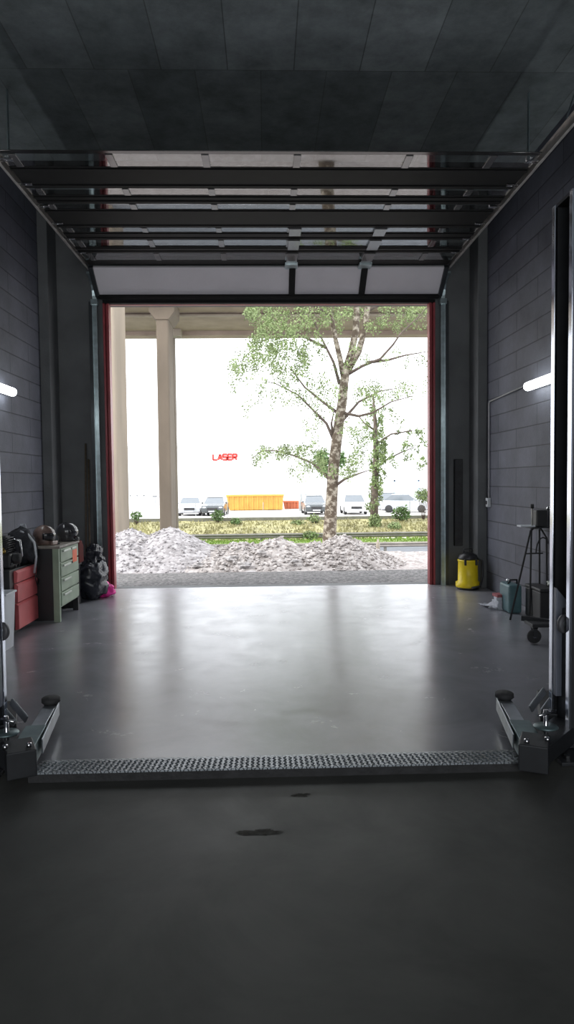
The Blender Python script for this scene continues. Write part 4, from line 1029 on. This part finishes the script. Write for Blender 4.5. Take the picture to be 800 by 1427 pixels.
def W3(l, Y=YT): return [at(a, b, Y+c) for (a, b, c) in l]
tr = W3([(459,800,0),(459,750,0),(462,700,0),(465,650,0),(471,600,0),(477,560,0),(480,530,0),(482,515,0)])
MB().tube(tr, [.23,.18,.155,.145,.135,.125,.115,.11], 14).build('trunk', M['bark'], bt)
forks = MB()
forks.tube(W3([(481,520,0),(490,490,.1),(496,460,.2),(497,424,.2),(500,380,.3),(498,300,.4),(505,200,.5)]), [.11,.095,.085,.08,.07,.05,.02], 10)
forks.tube(W3([(483,520,0),(500,490,-.2),(508,460,-.4),(513,424,-.5),(525,350,-.6),(535,250,-.8)]), [.09,.08,.07,.065,.05,.02], 10)
forks.tube(W3([(479,525,0),(474,500,-.1),(467,470,-.2),(461,440,-.3),(457,424,-.4),(445,350,-.5),(430,280,-.6)]), [.08,.07,.06,.055,.05,.035,.015], 10)
forks.build('fork_limb', M['bark'], bt)
br = MB()
BR = [[(473,535,0),(465,505,.2),(455,485,.4),(445,465,.5),(435,440,.6),(420,400,.6)],
      [(484,522,0),(505,510,-.3),(530,500,-.5),(548,480,-.7),(558,465,-.8),(585,440,-.9),(615,405,-1)],
      [(512,505,-.3),(540,502,-.5),(565,495,-.6),(595,490,-.8)],
      [(470,575,0),(450,560,.3),(425,540,.6),(410,520,.8),(400,505,1)],
      [(466,615,0),(455,590,.2),(435,570,.4),(415,550,.6),(385,535,.9),(365,530,1)],
      [(464,605,0),(462,590,-.2),(466,570,-.4)],
      [(462,672,0),(450,658,.1),(435,645,.3),(410,635,.5),(385,628,.7),(365,628,.9),(350,640,1)],
      [(463,680,0),(480,668,-.2),(500,660,-.3),(515,655,-.4)],
      [(476,575,0),(500,580,-.3),(520,575,-.4),(545,560,-.6),(575,552,-.8)],
      [(474,590,0),(500,560,.5),(530,545,.8),(560,540,1)],
      [(497,440,.2),(530,425,.5),(570,395,.8),(600,380,1)],
      [(461,440,-.3),(430,420,-.6),(390,400,-.8),(360,400,-1)],
      [(455,485,.4),(425,470,.7),(390,465,.9),(360,478,1.1),(335,505,1.2)],
      [(457,400,-.4),(420,350,-1),(360,330,-1.6)], [(498,380,.3),(560,330,.9),(610,320,1.4)]]
for b in BR:
    k = len(b); br.tube(W3(b), [.045*(1-.8*i/(k-1)) for i in range(k)], 7)
br.build('branch', M['branch'], bt)
lv = MB(); sc = YT/960
CL = [(355,505,34,24,260),(395,548,38,24,130),(420,472,34,18,260),(330,530,16,16,60),(545,600,24,20,60),(365,438,24,16,700),(352,432,12,10,300),(400,440,32,18,1100),(440,436,26,16,800),(468,442,24,20,500),(520,440,22,20,500),(555,438,28,22,1000),(592,435,24,20,900),(480,432,30,12,500),
      (385,468,34,20,900),(362,492,26,20,650),(338,516,20,18,300),(402,500,30,22,700),(432,486,24,22,350),(420,535,28,22,330),(378,540,26,20,200),(446,556,24,24,300),(352,570,16,12,60),
      (500,500,18,18,100),(512,548,24,18,350),(545,542,24,12,200),(582,540,20,16,110),(500,590,18,22,200),(560,500,30,15,60),(590,500,18,14,90),(455,525,14,26,140),(430,585,22,18,110),
      (376,630,22,8,260),(406,628,20,7,230),(432,640,22,13,330),(352,642,9,8,60),(420,660,24,7,90),(440,622,18,10,120),
      (482,655,20,10,280),(498,640,18,10,160),(500,618,18,22,200),(455,652,14,14,160),(478,560,12,40,160),
      (400,380,70,40,2400),(500,360,80,60,3000),(590,380,50,40,1600),(430,290,80,60,2500),(540,250,70,60,2000)]
for (px, py, rx, ry, n) in CL:
    if 450 < py: n = int(n*2.3)
    # break each mass into hanging tufts
    for k in range(max(3, n//35)):
        a = rnd.uniform(0, 2*PI); q = math.sqrt(rnd.random())
        c = at(px+rx*q*math.cos(a), py+ry*q*math.sin(a), YT+rnd.uniform(-1.2, 1.2))
        leaves(lv, c, (.12, .12, .17), int(n/max(3, n//35)*.95), .047, rnd)
lv.build('foliage', M['leaf'], bt, fixn=False)

YI = 46.5
iv0 = at(523, 722, YI)
it = thing('slender_tree', (iv0.x, YI, -1.55), 'slender ivy-covered tree standing on the far verge right of the birch', 'tree')
MB().tube([at(521, 738, YI), at(522, 690, YI), at(524, 640, YI), at(523, 590, YI), at(520, 550, YI)], [.3,.25,.2,.14,.06], 10).build('trunk', M['branch'], it)
br = MB()
for b in ([(524,650,0),(540,640,.3),(560,630,.5),(585,620,.6)], [(523,620,0),(545,605,-.3),(575,600,-.6)], [(523,600,0),(508,590,0),(500,580,0)]): br.tube(W3(b, YI), [.08,.06,.04,.02][:len(b)], 6)
br.build('branch', M['branch'], it)
lv = MB()
for (px, py, rx, ry, n) in [(521,560,9,16,300),(523,590,12,20,700),(526,620,13,20,900),(525,650,14,20,1000),(524,680,13,18,800),(520,702,11,10,300),(512,570,12,12,120),(540,575,12,14,150),
      (575,605,22,10,300),(562,628,20,10,260),(592,628,12,14,220),(545,640,12,10,200),(590,650,12,8,80)]:
    for k in range(max(3, n//40)):
        a = rnd.uniform(0, 2*PI); q = math.sqrt(rnd.random()); c = at(px+rx*q*math.cos(a), py+ry*q*math.sin(a), YI+rnd.uniform(-.8, .8))
        leaves(lv, c, (.18,.2,.28), int(n/max(3, n//40)), .13, rnd)
lv.build('foliage', M['leaf2'], it, fixn=False)
# tree behind the birch
Yb = 68
q0 = at(463, 705, Yb)
t = thing('distant_tree', (q0.x, Yb, -1.15), 'dark green tree against the white warehouse, seen behind the birch trunk', 'tree')
MB().tube([(q0.x, Yb, -1.15), at(462, 670, Yb), at(462, 640, Yb)], [.25,.2,.1], 8).build('trunk', M['branch'], t)
lv = MB()
for (px, py, rx, ry, n) in [(448,640,10,13,500),(470,640,12,12,500),(455,655,12,8,300)]:
    c = at(px, py, Yb); leaves(lv, c, (rx*Yb/960, .8, ry*Yb/960), n, .26, rnd)
lv.build('foliage', M['leaf3'], t, fixn=False)
# shrubs along the verge
SH = [(303,718,9,8,49,'leaf3','round dark shrub before the dark car beside the yellow container'),(328,726,8,5,48,'leaf3','small shrub on the verge under the yellow container'),(560,715,14,10,48.6,'leaf3','wide dark shrub on the verge right of the ivy-covered tree'),
      (522,727,10,12,46,'leaf2','pale feathery shrub at the foot of the ivy-covered tree'),(550,733,10,6,45,'leaf2','low pale shrub below the wide dark shrub'),(438,722,9,6,48,'leaf2','small green shrub left of the birch trunk foot'),(432,745,12,5,40.2,'leaf2','weedy green tuft at the guardrail beside the birch foot'),
      (190,718,8,6,48.6,'leaf3','dark low shrub between the two viaduct piers'),(590,690,12,10,49,'leaf2','loose shrub by the right jamb in front of the silver car'), (415,728,10,4,47.5,'leaf2','flat green tuft on the verge left of the birch')]
for (px, py, rx, ry, Y, mt, lab) in SH:
    gz = (-1.92 if Y <= 41 else -1.92+ (Y-41)*.078)
    c = at(px, py, Y); t = thing('shrub', (c.x, Y, gz), lab, 'shrub', 'shrubs on the far verge')
    m = MB()
    for k in range(5): m.tube([(c.x+.1*(k-2)*.3, Y, gz-.05), (c.x+(k-2)*.35*rx*Y/960, Y+.1*k-.2, c.z+.2)], [.03,.01], 5)
    m.build('stem', M['branch'], t)
    m = MB(); leaves(m, c, (rx*Y/960, .5, ry*Y/960), int(rx*ry*4.5), .13, rnd); m.build('foliage', M[mt], t, fixn=False)
# grass tufts: nobody could count them
for nm, mt, ya_, yb_, cnt, lab in (('verge_grass', 'grass', 34.5, 41, 4500, 'green grass growing along the road edge below the farther guardrail'), ('dry_grass', 'dry', 41, 49.4, 5000, 'pale dry grass and weeds on the bank below the yard')):
    m = MB()
    for k in range(cnt):
        Y = rnd.uniform(ya_, yb_); x = rnd.uniform(-14, 18)
        z = (-1.65-(Y-34.2)*.04 if Y < 41 else -1.92+(Y-41)*.078); h = rnd.uniform(.06, .20)
        i = len(m.v); a = rnd.uniform(0, 3.14); dx, dy = math.cos(a)*.07, math.sin(a)*.07; lx = rnd.uniform(-.08,.08)
        m.v += [Vector((x-dx, Y-dy, z-.03)), Vector((x+dx, Y+dy, z-.03)), Vector((x+lx, Y, z+h))]; m.f.append([i,i+1,i+2]); m.sm.append(False)
    tag(m.build(nm, M[mt], fixn=False), lab, 'grass', kind='stuff')
